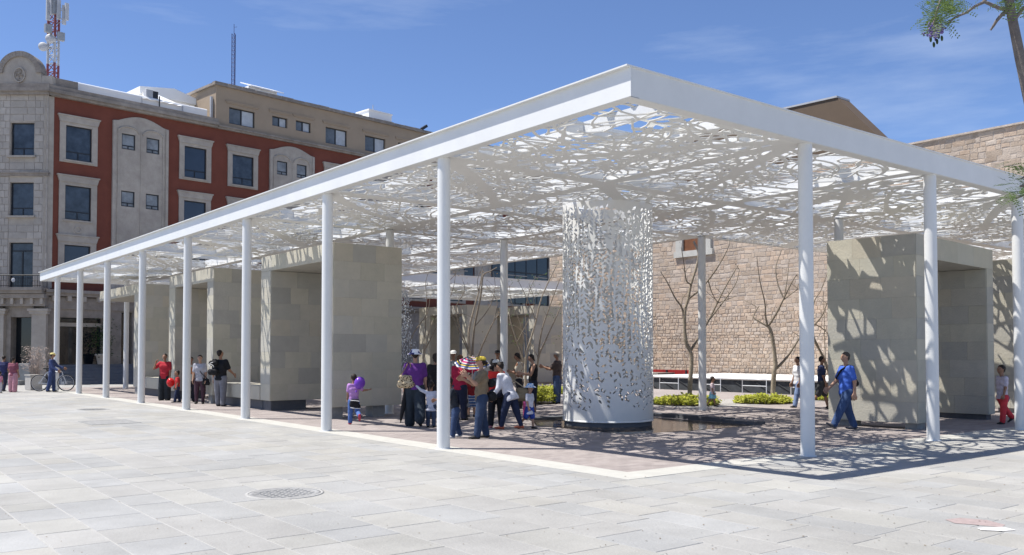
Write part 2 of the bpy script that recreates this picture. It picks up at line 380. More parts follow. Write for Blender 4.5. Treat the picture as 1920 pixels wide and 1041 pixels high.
fl = MB(); fl.box(0.55, CX1, 0.55, VY0 + 0.3, -0.3, 0.0); fl.box(0.55, VX + 0.3, VY0 + 0.3, CY1, -0.3, 0.0); fl.box(VX + 0.3, CX1, VY1, CY1, -0.3, 0.0)
tag(fl.build('brick_paving', M['brick_pave']), kind='structure')
bd = MB(); bd.box(0.05, 0.55, 0.05, CY1 + 0.3, -0.2, 0.004); bd.box(0.55, CX1, 0.05, 0.55, -0.2, 0.004)
tag(bd.build('border_strip', M['border']), kind='structure')
M['court'] = mat('pink_grey_court_paving', (0.30, 0.26, 0.24), 0.85, scale=2, c2=(0.36, 0.32, 0.30), bump=0.2, bscale=20, stain=0.1)
M['path'] = mat('pale_path_stone', (0.42, 0.40, 0.37), 0.85, scale=2, c2=(0.36, 0.345, 0.32), bump=0.2, bscale=20, stain=0.1)
ct = MB(); ct.box(VX + 0.3, 60, VY0 + 0.3, VY1, -0.3, 0.0); ct.box(CX1, 60, -5, VY0 + 0.3, -0.3, 0.0)
tag(ct.build('courtyard_floor', M['court']), kind='structure')
pb = MB(); poly = [(12.06, 8.92), (22, 8.92), (20.5, 9.6), (18.5, 10.6), (17.6, 11.6), (15.8, 11.9), (14.9, 12.9), (13.2, 13.2), (12.9, 15.5), (13.6, 18), (12.06, 19)]
pb.prism(poly, (0, 0, -0.1), (1, 0, 0), (0, 1, 0), (0, 0, 1), 0.106)
tag(pb.build('path', M['path']), kind='structure')

# pool round the cylinder
wp = MB(); wp.prism([(4.55, 4.5), (6.2, 4.25), (8.3, 4.3), (8.36, 8.3), (5.3, 8.36), (4.5, 7.2)], (0, 0, -0.2), (1, 0, 0), (0, 1, 0), (0, 0, 1), 0.207)
tag(wp.build('pool_water', M['water']), kind='structure')
kb = MB()
for y0, y1, xo, h in ((4.3, 5.2, 0.0, 0.07), (5.21, 6.3, 0.10, 0.10), (6.31, 7.3, 0.28, 0.09), (7.31, 8.5, 0.32, 0.07)):
    kb.box(8.37 + xo, 8.75 + xo, y0, y1, -0.1, h)
kb.box(5.4, 8.37, 8.38, 8.7, -0.1, 0.06)
tag(kb.build('pool_kerb', M['plinth']), 'low dark stone kerb along the back of the pool round the white cylinder', 'kerb')

# manholes, grate, paint smear
def manhole(name, x, y, r, label, cat='manhole cover', group=None):
    t = empty(name, (x, y, 0), 0.1, label, cat, group)
    b = MB(); b.lathe((0, 0, 0), [(r * 1.12, -0.01), (r * 1.12, 0.006), (r * 1.04, 0.008), (r * 1.03, 0.002)], 40); b.build('rim', M['joint'], t)
    b = MB(); b.lathe((0, 0, 0), [(r * 1.02, -0.01), (r * 1.02, 0.004), (r * 0.93, 0.005), (r * 0.92, 0.002), (0.001, 0.002)], 40); b.build('lid', M['iron'], t)
    b = MB()
    n = 9
    for i in range(n):
        for j in range(n):
            px, py = (i - (n - 1) / 2) * r * 0.21, (j - (n - 1) / 2) * r * 0.21
            if math.hypot(px, py) < r * 0.84:
                b.box(px - r * 0.075, px + r * 0.075, py - r * 0.03, py + r * 0.03, 0.002, 0.008)
    b.build('tread_pattern', M['joint'], t)['kind'] = 'stuff'
manhole('manhole_cover', -3.80, 1.72, 0.39, 'round cast iron manhole cover with rows of treads in the near pale paving', group='manhole covers in the plaza')
manhole('manhole_cover', -1.76, 19.29, 0.42, 'small far manhole cover beyond the dark square grate on the plaza', group='manhole covers in the plaza')
g = empty('drain_grate', (-2.63, 14.05, 0), 0.0, 'dark grey square metal plate set flush in the plaza paving', 'grate')
b = MB(); b.box(-0.5, 0.5, -0.62, 0.62, -0.02, 0.006); b.build('plate', M['iron'], g)
b = MB()
for s in (-1, 1): b.box(s * 0.5 - 0.03, s * 0.5 + 0.03, -0.65, 0.65, -0.02, 0.009); b.box(-0.47, 0.47, s * 0.62 - 0.03, s * 0.62 + 0.03, -0.02, 0.0085)
b.build('frame', M['grey_stone'], g)
M['smear_red'] = mat('faded_red_paint', (0.345, 0.275, 0.26), 0.8, var=0.15, scale=12)
M['smear_white'] = mat('worn_white_paint', (0.72, 0.71, 0.69), 0.8, var=0.08, scale=12)
def smear(pts, z, m, name, label):
    V = [G(x, y, z) for x, y in pts]; b = MB(); b.add([(v.x, v.y, z) for v in V] , [tuple(range(len(V)))]); o = b.build(name, m); tag(o, label, 'paint mark'); return o
smear([(1772, 974), (1800, 971), (1850, 975), (1885, 984), (1878, 989), (1830, 984), (1790, 981)], 0.0045, M['smear_red'], 'red_paint_smear', 'faint red paint smear on the pale slabs at bottom right')
smear([(1832, 990), (1880, 988), (1905, 994), (1880, 995.5), (1840, 994)], 0.0085, M['smear_white'], 'white_paint_smear', 'short white paint streak on the slabs below the red smear')
lb = MB()
for i in range(150):
    q = G(nrg.uniform(1000, 1960), nrg.uniform(875, 1041)); r_ = nrg.uniform(0.006, 0.016); a = nrg.uniform(0, 6.3)
    u = Vector((math.cos(a), math.sin(a), 0)) * r_; v = Vector((-math.sin(a), math.cos(a), 0)) * r_ * 0.5
    c = Vector((q.x, q.y, 0.006))
    lb.add([c - u, c + v + Vector((0, 0, 0.006)), c + u + Vector((0, 0, 0.003)), c - v], [(0, 1, 2, 3)])
for i in range(60):
    q = G(nrg.uniform(0, 1000), nrg.uniform(850, 1041)); r_ = nrg.uniform(0.005, 0.012)
    c = Vector((q.x, q.y, 0.006)); lb.add([c - Vector((r_, 0, 0)), c + Vector((0, r_ * .6, .004)), c + Vector((r_, 0, .002)), c - Vector((0, r_ * .6, 0))], [(0, 1, 2, 3)])
lo_ = lb.build('fallen_leaf_litter', M['twig']); tag(lo_, 'tiny dry leaf specks scattered over the pale plaza slabs', 'leaf litter', kind='stuff')

# ================================================================ CUT-OUT SHEETS (marching squares on a distance field)
class Field:
    def __init__(s, x0, y0, x1, y1, h, k=0.0):
        s.k = k; s.x0, s.y0, s.h = x0, y0, h
        s.nx = int(round((x1 - x0) / h)) + 1; s.ny = int(round((y1 - y0) / h)) + 1
        s.D = np.full((s.ny, s.nx), 0.5, np.float32)
    def cap(s, p, q, r0, r1):
        m = max(r0, r1) + s.h * 1.6 + s.k
        i0 = int(max(0, (min(p[0], q[0]) - m - s.x0) / s.h)); i1 = int(min(s.nx, (max(p[0], q[0]) + m - s.x0) / s.h + 2))
        j0 = int(max(0, (min(p[1], q[1]) - m - s.y0) / s.h)); j1 = int(min(s.ny, (max(p[1], q[1]) + m - s.y0) / s.h + 2))
        if i1 <= i0 or j1 <= j0: return
        X = (s.x0 + s.h * np.arange(i0, i1, dtype=np.float32))[None, :] - p[0]; Y = (s.y0 + s.h * np.arange(j0, j1, dtype=np.float32))[:, None] - p[1]
        dx, dy = q[0] - p[0], q[1] - p[1]; l2 = dx * dx + dy * dy + 1e-9
        t = np.clip((X * dx + Y * dy) / l2, 0, 1)
        d = np.sqrt((X - t * dx) ** 2 + (Y - t * dy) ** 2) - (r0 + (r1 - r0) * t)
        w_ = s.D[j0:j1, i0:i1]; k_ = s.k
        if k_: hh = np.clip(0.5 + 0.5 * (d - w_) / k_, 0, 1); w_[...] = np.where(hh >= 1, w_, d * (1 - hh) + w_ * hh - k_ * hh * (1 - hh))
        else: np.minimum(w_, d, out=w_)
    def rect(s, x0, x1, y0, y1):
        s.boxop(x0, x1, y0, y1, np.minimum)
    def boxop(s, x0, x1, y0, y1, op, neg=False):
        X = (s.x0 + s.h * np.arange(s.nx, dtype=np.float32))[None, :]; Y = (s.y0 + s.h * np.arange(s.ny, dtype=np.float32))[:, None]
        d = np.maximum(np.maximum(x0 - X, X - x1), np.maximum(y0 - Y, Y - y1))
        if neg: d = -d
        s.D = op(s.D, d)
_case = []
for c in range(16):
    poly = []; ins = [(c >> k) & 1 for k in range(4)]
    for k in range(4):
        if ins[k]: poly.append(('c', k))
        if ins[k] != ins[(k + 1) % 4]: poly.append(('e', k))
    _case.append(poly)
def march(F):
    D = F.D; ny, nx = D.shape; N = nx * ny
    D = np.where(np.abs(D) < 1e-5, 1e-5, D)
    ii = np.arange(nx, dtype=np.float32)[None, :].repeat(ny, 0); jj = np.arange(ny, dtype=np.float32)[:, None].repeat(nx, 1)
    def tt(a, b):
        with np.errstate(divide='ignore', invalid='ignore'):
            t = a / (a - b)
        return np.clip(np.nan_to_num(t, nan=0.5), 0.02, 0.98)
    P = np.zeros((3 * N, 2), np.float32)
    P[:N, 0] = ii.ravel(); P[:N, 1] = jj.ravel()
    th = np.zeros_like(D); th[:, :-1] = tt(D[:, :-1], D[:, 1:]); tv = np.zeros_like(D); tv[:-1] = tt(D[:-1], D[1:])
    P[N:2*N, 0] = (ii + th).ravel(); P[N:2*N, 1] = jj.ravel(); P[2*N:, 0] = ii.ravel(); P[2*N:, 1] = (jj + tv).ravel()
    P = P * F.h + np.array([F.x0, F.y0], np.float32)
    S = D < 0
    code = S[:-1, :-1] * 1 + S[:-1, 1:] * 2 + S[1:, 1:] * 4 + S[1:, :-1] * 8
    polys, rims = {}, []
    for c in range(1, 16):
        j, i = np.nonzero(code == c)
        if len(j) == 0: continue
        base = j * nx + i
        loc = {('c', 0): base, ('c', 1): base + 1, ('c', 2): base + nx + 1, ('c', 3): base + nx,
               ('e', 0): N + base, ('e', 1): 2*N + base + 1, ('e', 2): N + base + nx, ('e', 3): 2*N + base}
        po = _case[c]; A = np.stack([loc[k] for k in po], 1)
        polys.setdefault(len(po), []).append(A)
        for k in range(len(po)):
            a, b = po[k], po[(k + 1) % len(po)]
            if a[0] == 'e' and b[0] == 'e': rims.append(np.stack([loc[a], loc[b]], 1))
    polys = [np.concatenate(v) for v in polys.values()]
    rims = np.concatenate(rims) if rims else np.zeros((0, 2), int)
    return P, polys, rims
def cut_mesh(name, P, polys, rims, mat_, z, thick=0.014, to3d=None):
    used = np.unique(np.concatenate([p.ravel() for p in polys])); mapv = np.full(P.shape[0], -1, np.int64); mapv[used] = np.arange(len(used))
    V2 = P[used]; n = len(used)
    Fs = [mapv[p] for p in polys]
    if to3d is None: to3d = lambda q, k: np.concatenate([q, np.full((len(q), 1), z + k, np.float32)], 1)
    V = [to3d(V2, 0.0)]
    if thick and len(rims):
        ru = np.unique(rims); m2 = np.full(P.shape[0], -1, np.int64); m2[ru] = n + np.arange(len(ru))
        V.append(to3d(P[ru], thick)); r = rims
        Fs.append(np.stack([mapv[r[:, 0]], mapv[r[:, 1]], m2[r[:, 1]], m2[r[:, 0]]], 1))
    return np_mesh(name, np.concatenate(V), Fs, mat_)

XL = [0.1, 3.96, 7.72, 11.65, 15.5, 19.3, 23.1, 25.0]
YL = [0.1, 4.5, 8.6, 13.0, 17.7, 22.0, 26.6, 30.8, 35.0, 37.15]
def in_void(x, y): return x > VX and VY0 < y < VY1
prg = random.Random(21)
segs_low, segs_up = [], []
def curve(out, p, ang, length, r0, r1, curv, n=6):
    pts = [p]; a = ang; st = length / n
    for i in range(n):
        q = (pts[-1][0] + math.cos(a) * st, pts[-1][1] + math.sin(a) * st)
        out.append((pts[-1], q, r0 + (r1 - r0) * i / n, r0 + (r1 - r0) * (i + 1) / n)); pts.append(q); a += curv * st
    return pts, a
def leaf(out, p, ang, ln, wd, r=prg):
    m = (p[0] + math.cos(ang) * ln * 0.45, p[1] + math.sin(ang) * ln * 0.45); t = (p[0] + math.cos(ang) * ln, p[1] + math.sin(ang) * ln)
    out.append((p, m, 0.02, wd)); out.append((m, t, wd, 0.012))
def grow_bold(cx, cy, w_, h_):
    # bay over the right portal: big branches with large single leaves
    r = prg
    for k in range(15):
        p0 = (cx + (k + r.random()) / 15 * w_, cy - 0.2 if k % 2 else cy + h_ * r.random() * .5); a0 = R(r.choice((55, 70, 80, 100, 115, 35)))
        pts, _ = curve(segs_low, p0, a0, r.uniform(3.2, 4.6), r.uniform(.05, .10), 0.03, r.uniform(-.15, .15), 12)
        for m in range(1, 12):
            for s in (1, -1):
                if r.random() < 0.85:
                    aa = a0 + s * r.uniform(.5, 1.2); q, _ = curve(segs_low, pts[m], aa, r.uniform(.15, .5), .026, .022, s * r.uniform(-1, .5), 3)
                    leaf(segs_low, q[-1], aa + s * r.uniform(-.5, .5), r.uniform(.20, .32), r.uniform(.065, .10))
    for k in range(4):
        curve(segs_low, (cx + r.random() * w_, cy + r.random() * h_), r.uniform(0, 6.28), r.uniform(2, 3.5), 0.05, 0.03, r.choice((-1, 1)) * r.uniform(0.2, .6), 10)
def grow_low(cx, cy, w_, h_):
    r = prg
    if 7 < cx < 11 and cy < 8: return grow_bold(cx, cy, w_, h_)
    # trunk across the bay from a corner node
    c = r.choice([(0, 0), (1, 0), (0, 1), (1, 1)])
    p0 = (cx + (c[0]) * w_, cy + c[1] * h_); tgt = (cx + (1 - c[0]) * w_, cy + (1 - c[1]) * h_)
    a0 = math.atan2(tgt[1] - p0[1], tgt[0] - p0[0]) + r.uniform(-0.25, 0.25)
    pts, _ = curve(segs_low, p0, a0, math.hypot(w_, h_) * 0.95, r.uniform(0.12, 0.19), 0.045, r.uniform(-0.12, 0.12), 12)
    side = 1
    for k in range(1, 12):
        for s in ((side,) if r.random() < 0.15 else (1, -1)):
            a = a0 + s * r.uniform(0.6, 1.15); ln = r.uniform(1.1, 2.3) * (1.05 - k / 16)
            q, _ = curve(segs_low, pts[k], a, ln * 1.15, 0.042, 0.020, -s * r.uniform(0.1, 0.75), 7)
            for m in range(1, 7):
                s2 = 1 if m % 2 else -1
                aa = math.atan2(q[m + 1][1] - q[m][1], q[m + 1][0] - q[m][0]) if m < 7 else a
                q2, _ = curve(segs_low, q[m], aa + s2 * r.uniform(0.6, 1.2), r.uniform(0.45, 1.2), 0.024, 0.016, s2 * r.uniform(-0.9, 0.4), 4)
                if r.random() < 0.36: leaf(segs_low, q2[r.randint(1, 4)], aa + s2 * r.uniform(0.2, 1.4), r.uniform(0.15, 0.28), r.uniform(0.04, 0.07))
                if r.random() < 0.22: leaf(segs_low, q2[-1], aa + s2 * r.uniform(-0.4, 0.9), r.uniform(0.16, 0.28), r.uniform(0.045, 0.075))
        side = -side
    # fine vein net: jittered cells
    nx_, ny_ = int(w_ / 0.29), int(h_ / 0.29)
    pt = {}
    for a in range(nx_ + 1):
        for b2 in range(ny_ + 1):
            pt[a, b2] = (cx + w_ * (a + r.uniform(-.42, .42) + .5 * (b2 % 2)) / nx_, cy + h_ * (b2 + r.uniform(-.42, .42)) / ny_)
    for (a, b2), p in pt.items():
        for da, db in ((1, 0), (0, 1), (1 if b2 % 2 else -1, 1)):
            q = pt.get((a + da, b2 + db))
            if q and r.random() < (0.62 if (cx < 1 and cy < 5) else 0.36):
                mx_ = ((p[0] + q[0]) / 2 + r.uniform(-.05, .05), (p[1] + q[1]) / 2 + r.uniform(-.05, .05)); segs_low.append((p, mx_, 0.019, 0.016)); segs_low.append((mx_, q, 0.016, 0.019))
    for k in range(14):                                  # big arcs
        curve(segs_low, (cx + r.random() * w_, cy + r.random() * h_), r.uniform(0, 6.28), r.uniform(1.2, 3.2), 0.024, 0.018, r.choice((-1, 1)) * r.uniform(0.3, 1.1), 12)
def grow_up(cx, cy, w_, h_):
    r = prg
    if 7 < cx < 11 and cy < 8: return
    for k in range(6 if (cx < 1 and cy < 5) else (1 if cy < 9 else 3)):
        p = (cx + r.random() * w_, cy + r.random() * h_); a = r.uniform(0, 6.28)
        pts, _ = curve(segs_up, p, a, r.uniform(1.6, 3.0), 0.06, 0.03, r.uniform(-0.4, 0.4), 8)
        for m in range(1, 9):
            for s in (-1, 1):
                if r.random() < 0.75:
                    aa = math.atan2(pts[m][1] - pts[m - 1][1], pts[m][0] - pts[m - 1][0])
                    leaf(segs_up, pts[m], aa + s * r.uniform(0.5, 1.1), r.uniform(0.22, 0.42), r.uniform(0.06, 0.11))
for i in range(len(XL) - 1):
    for j in range(len(YL) - 1):
        mxx, myy = (XL[i] + XL[i + 1]) / 2, (YL[j] + YL[j + 1]) / 2
        if in_void(mxx, myy): continue
        grow_low(XL[i], YL[j], XL[i + 1] - XL[i], YL[j + 1] - YL[j]); grow_up(XL[i], YL[j], XL[i + 1] - XL[i], YL[j + 1] - YL[j])

canopy = empty('canopy', (0, 0, 0), 0, 'large white steel canopy of leaf-patterned cut-out sheets on slim round columns', 'canopy')
def sheet(segs, name, x0, y0, x1, y1, h, z, thick, frame):
    F = Field(x0, y0, x1, y1, h, 0.010)
    for s in segs: F.cap(*s)
    if frame:
        for xl in XL[1:-1]: F.rect(xl - frame, xl + frame, -1, 40)
        for yl in YL[1:-1]: F.rect(-1, 40, yl - frame, yl + frame)
        F.rect(VX - 0.16, VX + 0.1, VY0, VY1); F.rect(VX, 40, VY0 - 0.16, VY0 + .1); F.rect(VX, 40, VY1 - .1, VY1 + 0.16)
        F.rect(-1, 0.26, -1, 40); F.rect(-1, 40, -1, 0.26); F.rect(-1, 40, CY1 - 0.26, 40); F.rect(CX1 - 0.26, 40, -1, 40)
    F.boxop(VX, 99, VY0, VY1, np.maximum, neg=True)
    F.boxop(0.085, CX1 - 0.05, 0.04, CY1 - 0.05, np.maximum)
    F.boxop(x0 - 1, x1 + 1, y0 - 1, y1 + 1, np.maximum)
    XX = (F.x0 + F.h * np.arange(F.nx, dtype=np.float32))[None, :] - 6.0; YY = (F.y0 + F.h * np.arange(F.ny, dtype=np.float32))[:, None] - 6.5
    F.D = np.maximum(F.D, 0.985 - np.sqrt(XX * XX + YY * YY))
    P, polys, rims = march(F)
    cov = float((F.D < 0).mean())
    # one panel per bay
    xs = [v for v in XL if x0 < v < x1]; ys = [v for v in YL if y0 < v < y1]
    keys = []
    for p in polys:
        c = P[p[:, 0]]; keys.append(np.searchsorted(xs, c[:, 0]) * 50 + np.searchsorted(ys, c[:, 1]))
    rk = P[rims[:, 0]]; rk = np.searchsorted(xs, rk[:, 0]) * 50 + np.searchsorted(ys, rk[:, 1])
    for kk in np.unique(np.concatenate(keys)):
        pp = [p[k == kk] for p, k in zip(polys, keys)]; pp = [p for p in pp if len(p)]
        if sum(len(p) for p in pp) < 60: continue
        link(name, cut_mesh(name, P, pp, rims[rk == kk], M['sheet'], z, thick), canopy)
    return cov
c1 = sheet(segs_low, 'ceiling_panel', 0.05, 0.02, 19.3, 8.75, 0.024, HB + 0.01, 0.014, 0.15)
c2 = sheet(segs_low, 'ceiling_panel', 0.05, 8.75, 11.9, 17.7, 0.027, HB + 0.01, 0.014, 0.15)
c3 = sheet(segs_low, 'ceiling_panel', 0.05, 17.7, 25.0, 37.2, 0.055, HB + 0.01, 0.0, 0.15)
c4 = sheet(segs_low, 'ceiling_panel', 19.3, 0.02, 25.0, 8.75, 0.055, HB + 0.01, 0.0, 0.15)
u1 = sheet(segs_up, 'roof_panel', 0.05, 0.02, 15.5, 8.75, 0.04, HT - 0.05, 0.0, 0.0)
u2 = sheet(segs_up, 'roof_panel', 0.05, 8.75, 11.9, 17.7, 0.05, HT - 0.05, 0.0, 0.0)
u3 = sheet(segs_up, 'roof_panel', 0.05, 17.7, 25.0, 37.2, 0.07, HT - 0.05, 0.0, 0.0)
u4 = sheet(segs_up, 'roof_panel', 15.5, 0.02, 25.0, 8.75, 0.07, HT - 0.05, 0.0, 0.0)

# edge beams (channel section: web, projecting top flange)
def beam(*boxes):
    b = MB()
    for q in boxes: b.box(*q)
    b.build('edge_beam', M['white'], canopy)
beam((0.07, 0.085, 0.0, CY1, HB, HT - 0.02), (0.0, 0.25, 0.0, CY1, HT - 0.02, HT), (0.086, 0.24, 0.02, CY1, HB - 0.006, HB + 0.006))
beam((0.086, CX1, 0.02, 0.035, HB, HT - 0.02), (0.251, CX1, 0.0, 0.25, HT - 0.02, HT), (0.241, CX1, 0.036, 0.18, HB - 0.006, HB + 0.006))
beam((VX - 0.02, VX, VY0 + 0.02, VY1 - 0.02, HB, HT), )
beam((VX, CX1, VY0 - 0.02, VY0, HB, HT))
beam((VX, CX1, VY1, VY1 + 0.02, HB, HT - 0.02), (VX, CX1, VY1 - 0.06, VY1 + 0.2, HT - 0.02, HT))
beam((0.086, CX1, CY1 - 0.02, CY1, HB, HT - 0.02))
beam((CX1, CX1 + 0.02, 0.02, VY0, HB, HT)); beam((CX1, CX1 + 0.02, VY1, CY1, HB, HT))
# girders and joists between the two sheets
def spans_x(y): return [(0.1, VX - 0.03)] if VY0 < y < VY1 else [(0.1, CX1 - 0.03)]
def spans_y(x): return [(0.05, CY1 - 0.05)] if x < VX else [(0.05, VY0 - 0.03), (VY1 + 0.03, CY1 - 0.05)]
for yl in YL[1:-1]:
    for a, b_ in spans_x(yl - 0.2 if yl == VY0 else yl + (0.2 if yl == VY1 else 0)):
        b = MB(); yy = yl - 0.1 if yl == VY0 else (yl + 0.1 if yl == VY1 else yl)
        b.box(a, b_, yy - 0.05, yy + 0.05, HB + 0.045, HT - 0.08); b.build('girder', M['white'], canopy)
for xl in XL[1:-1]:
    for a, b_ in spans_y(xl if xl != 11.65 else 11.6):
        b = MB(); b.box(xl - 0.05, xl + 0.05, a, b_, HB + 0.04, HT - 0.085); b.build('girder', M['white'], canopy)
for i in range(len(XL) - 1):
    for k in (1, 2):
        xj = XL[i] + (XL[i + 1] - XL[i]) * k / 3
        for a, b_ in spans_y(xj):
            b = MB(); b.box(xj - 0.018, xj + 0.018, a, b_, HB + 0.13, HT - 0.055); b.build('joist', M['white'], canopy)
for j in range(len(YL) - 1):
    for k in (1,):
        yj = YL[j] + (YL[j + 1] - YL[j]) * k / 2
        for a, b_ in spans_x(yj):
            b = MB(); b.box(a, b_, yj - 0.018, yj + 0.018, HB + 0.14, HT - 0.06); b.build('joist', M['white'], canopy)
# columns
cb = MB(); cb.lathe((0, 0, 0), [(0.11, 0.0), (0.11, HB)], 28); cb_me = cb.mesh('column', M['white'])
fb = MB(); fb.lathe((0, 0, 0), [(0.135, 0.0), (0.135, 0.012), (0.111, 0.014)], 28); fb_me = fb.mesh('base_ring', M['white'])
cols = [(0.25, y) for y in (4.528, 8.823, 13.145, 17.488, 21.835, 26.15, 30.258, 34.395)] + [(x, 0.16) for x in (4.119, 8.066, 11.766, 15.55, 19.35)] + \
       [(11.6, 8.45), (11.62, 4.2), (7.65, 12.45), (4.0, 12.7), (3.2, 34.8), (7.4, 34.8), (11.6, 34.8)]
for x, y in cols:
    c = link('column', cb_me, canopy, (x, y, 0)); link('base_ring', fb_me, c)

# ================================================================ WHITE CUT-OUT CYLINDER
CYC, CYR, CZ0, CZ1 = (6.0, 6.5), 1.01, 0.11, 5.0
Ccirc = 2 * math.pi * CYR
F = Field(0, CZ0, round(Ccirc / 0.022) * 0.022, CZ1, 0.022)
ncol = F.nx - 1
r = random.Random(5)
vines = 48
for v in range(vines):
    x = Ccirc * (v + 0.5) / vines; ph = r.uniform(0, 6.28); z = 0.35 + r.random() * 0.2; side = 1
    while z < 4.75:
        dens = 0.62 + 0.42 * min(1, max(0, (z - 0.6) / 2.0))
        xx = x + 0.05 * math.sin(z * 2.1 + ph)
        for s in (-1, 1):
            if r.random() < dens * (0.55 + 0.45 * (0.5 + 0.5 * math.sin(x * 1.0 + z * 1.3))):
                a = math.pi / 2 - s * r.uniform(0.35, 1.2); ln = r.uniform(0.055, 0.115) * (1 + .2 * min(1, z / 3)); wd = r.uniform(0.014, 0.027) * (1 + .2 * min(1, z / 3))
                p = (xx + s * 0.024, z)
                mid = (p[0] + math.cos(a) * ln * .5, p[1] + math.sin(a) * ln * .5); tip = (p[0] + math.cos(a) * ln, p[1] + math.sin(a) * ln)
                for off in (-Ccirc, 0, Ccirc):
                    F.cap((p[0] + off, p[1]), (mid[0] + off, mid[1]), 0.012, wd); F.cap((mid[0] + off, mid[1]), (tip[0] + off, tip[1]), wd, 0.008)
        z += r.uniform(0.065, 0.105)
F.D = -F.D
F.D[:, -1] = F.D[:, 0]
P, polys, rims = march(F)
th_tot = (F.nx - 1) * F.h
def to_cyl(q, k):
    a = q[:, 0] / th_tot * 2 * math.pi; rr = CYR - k
    return np.stack([rr * np.cos(a), rr * np.sin(a), q[:, 1]], 1)
cyl = empty('lattice_cylinder', (CYC[0], CYC[1], 0), 0, 'tall white metal cylinder cut through with small leaf shapes standing in the pool', 'cylinder')
link('cut_out_shell', cut_mesh('cut_out_shell', P, polys, rims, M['white'], 0, 0.02, to_cyl), cyl)
b = MB(); b.lathe((0, 0, 0), [(CYR - 0.03, -0.02), (CYR - 0.03, 0.2), (0.01, 0.2)], 48); b.build('base_ring', M['plinth'], cyl)
b = MB(); b.lathe((0, 0, 0), [(CYR + 0.004, CZ0 - 0.004), (CYR + 0.004, CZ0 + 0.03), (CYR - 0.02, CZ0 + 0.03)], 64); b.build('bottom_rim', M['white'], cyl)

# ================================================================ STONE PORTALS
pm = MB()
c_ = 0.04
pm.add([(-.5, -.5, 0), (.5, -.5, 0), (.5, .5, 0), (-.5, .5, 0), (-.5, -.5, .88), (.5, -.5, .88), (.5, .5, .88), (-.5, .5, .88), (-.4975, -.495, 1), (.4975, -.495, 1), (.4975, .495, 1), (-.4975, .495, 1)],
       [(0, 1, 5, 4), (1, 2, 6, 5), (2, 3, 7, 6), (3, 0, 4, 7), (4, 5, 9, 8), (5, 6, 10, 9), (6, 7, 11, 10), (7, 4, 8, 11), (8, 9, 10, 11)])
panel_me = pm.mesh('stone_panel', M['portal'])
def panels(parent, o, u, v, W, H, nu, nv, n=None, t=0.016, gap=0.0022, stag=False):
    """cladding panels on a rectangle: o = lower corner, u,v unit vectors, outward normal u x v"""
    o = Vector(o); u = Vector(u); v = Vector(v); nn = u.cross(v) if n is None else Vector(n)
    vs_ = np.linspace(0, H, nv + 1)
    for j in range(nv):
        us = np.linspace(0, W, nu + 1)
        if nu > 1:
            us[1:-1] += (0.28 if j % 2 else -0.22) * W / nu + np.array([rng.uniform(-.14, .14) * W / nu for _ in range(nu - 1)])
        for i in range(nu):
            a, b_ = us[i], us[i + 1]; c, d = vs_[j], vs_[j + 1]
            tt_ = t + rng.uniform(-0.0008, 0.0008)
            m = Matrix(((u.x * (b_ - a - gap), v.x * (d - c - gap), nn.x * tt_, 0), (u.y * (b_ - a - gap), v.y * (d - c - gap), nn.y * tt_, 0),
                        (u.z * (b_ - a - gap), v.z * (d - c - gap), nn.z * tt_, 0), (0, 0, 0, 1)))
            q = o + u * ((a + b_) / 2) + v * ((c + d) / 2)
            m.translation = q
            p = link('stone_panel', panel_me, parent); p.matrix_local = m
X_, Y_, Z_ = Vector((1, 0, 0)), Vector((0, 1, 0)), Vector((0, 0, 1))
M['core'] = mat('stone_core', (0.34, 0.325, 0.28), 0.9, var=0.1)
def left_portal(y0, y1, label, left_wall=True, x0=1.9, dep=1.92, z0=0.28, z1=4.3, zl=3.88, tw=0.55, tl=0.65):
    t = empty('stone_portal', (x0, y0, 0), 0, label, 'stone portal', 'stone portals under the canopy')
    W = y1 - y0
    b = MB(); b.box(0, dep, 0, tw, z0, z1)
    if left_wall: b.box(0, dep, W - tl, W, z0, zl - 0.004)
    b.box(0, dep, tw + 0.001, W, zl, z1)
    b.build('core', M['core'], t)
    panels(t, (0, 0, z0), X_, Z_, dep, z1 - z0, 3, 9)                         # -Y face of the near wall
    panels(t, (0, tw, z0), -Y_, Z_, tw, zl - z0, 1, 8)                          # -X edge of the near wall
    nl = 5 if left_wall else 6
    panels(t, (0, W, zl), -Y_, Z_, W, z1 - zl, nl, 1)                          # -X face of the lintel
    panels(t, (dep, tw, z0), Y_, Z_, 0.0001 + W - tw - (tl if left_wall else 0), 0.0001, 1, 1) if False else None
    if left_wall:
        panels(t, (0, W, z0), -Y_, Z_, tl, zl - z0 - 0.004, 1, 8)
        panels(t, (0, W - tl, z0), X_, Z_, dep, zl - z0 - 0.008, 3, 8)         # inner face seen through the opening
    b = MB()
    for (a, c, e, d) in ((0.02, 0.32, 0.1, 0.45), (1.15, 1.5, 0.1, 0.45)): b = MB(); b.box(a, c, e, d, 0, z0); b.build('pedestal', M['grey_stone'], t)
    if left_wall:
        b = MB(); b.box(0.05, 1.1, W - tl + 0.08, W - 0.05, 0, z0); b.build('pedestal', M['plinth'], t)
    return t
left_portal(11.8, 16.2, 'nearest beige stone portal in the left row, its broad panelled wall towards us')
left_portal(20.0, 24.4, 'middle beige stone portal in the left row, behind the man with a backpack')
left_portal(28.2, 34.1, 'farthest stone portal in the left row, with an overhanging slab and no left wall', left_wall=False)
def bench(y0, y1, label):
    t = empty('stone_bench', (1.9, y0, 0), 0, label, 'bench', 'stone benches between the left portals')
    b = MB(); b.box(0, 0.9, 0, y1 - y0, 0.28, 0.66); b.build('seat_block', M['core'], t)
    panels(t, (0, y1 - y0, 0.28), -Y_, Z_, y1 - y0, 0.38, 3, 1); panels(t, (-0.02, 0, 0.66), X_, Y_, 0.94, y1 - y0, 1, 3)
    b = MB(); b.box(0.12, 0.8, 0.1, y1 - y0 - 0.1, 0, 0.28); b.build('plinth', M['plinth'], t)
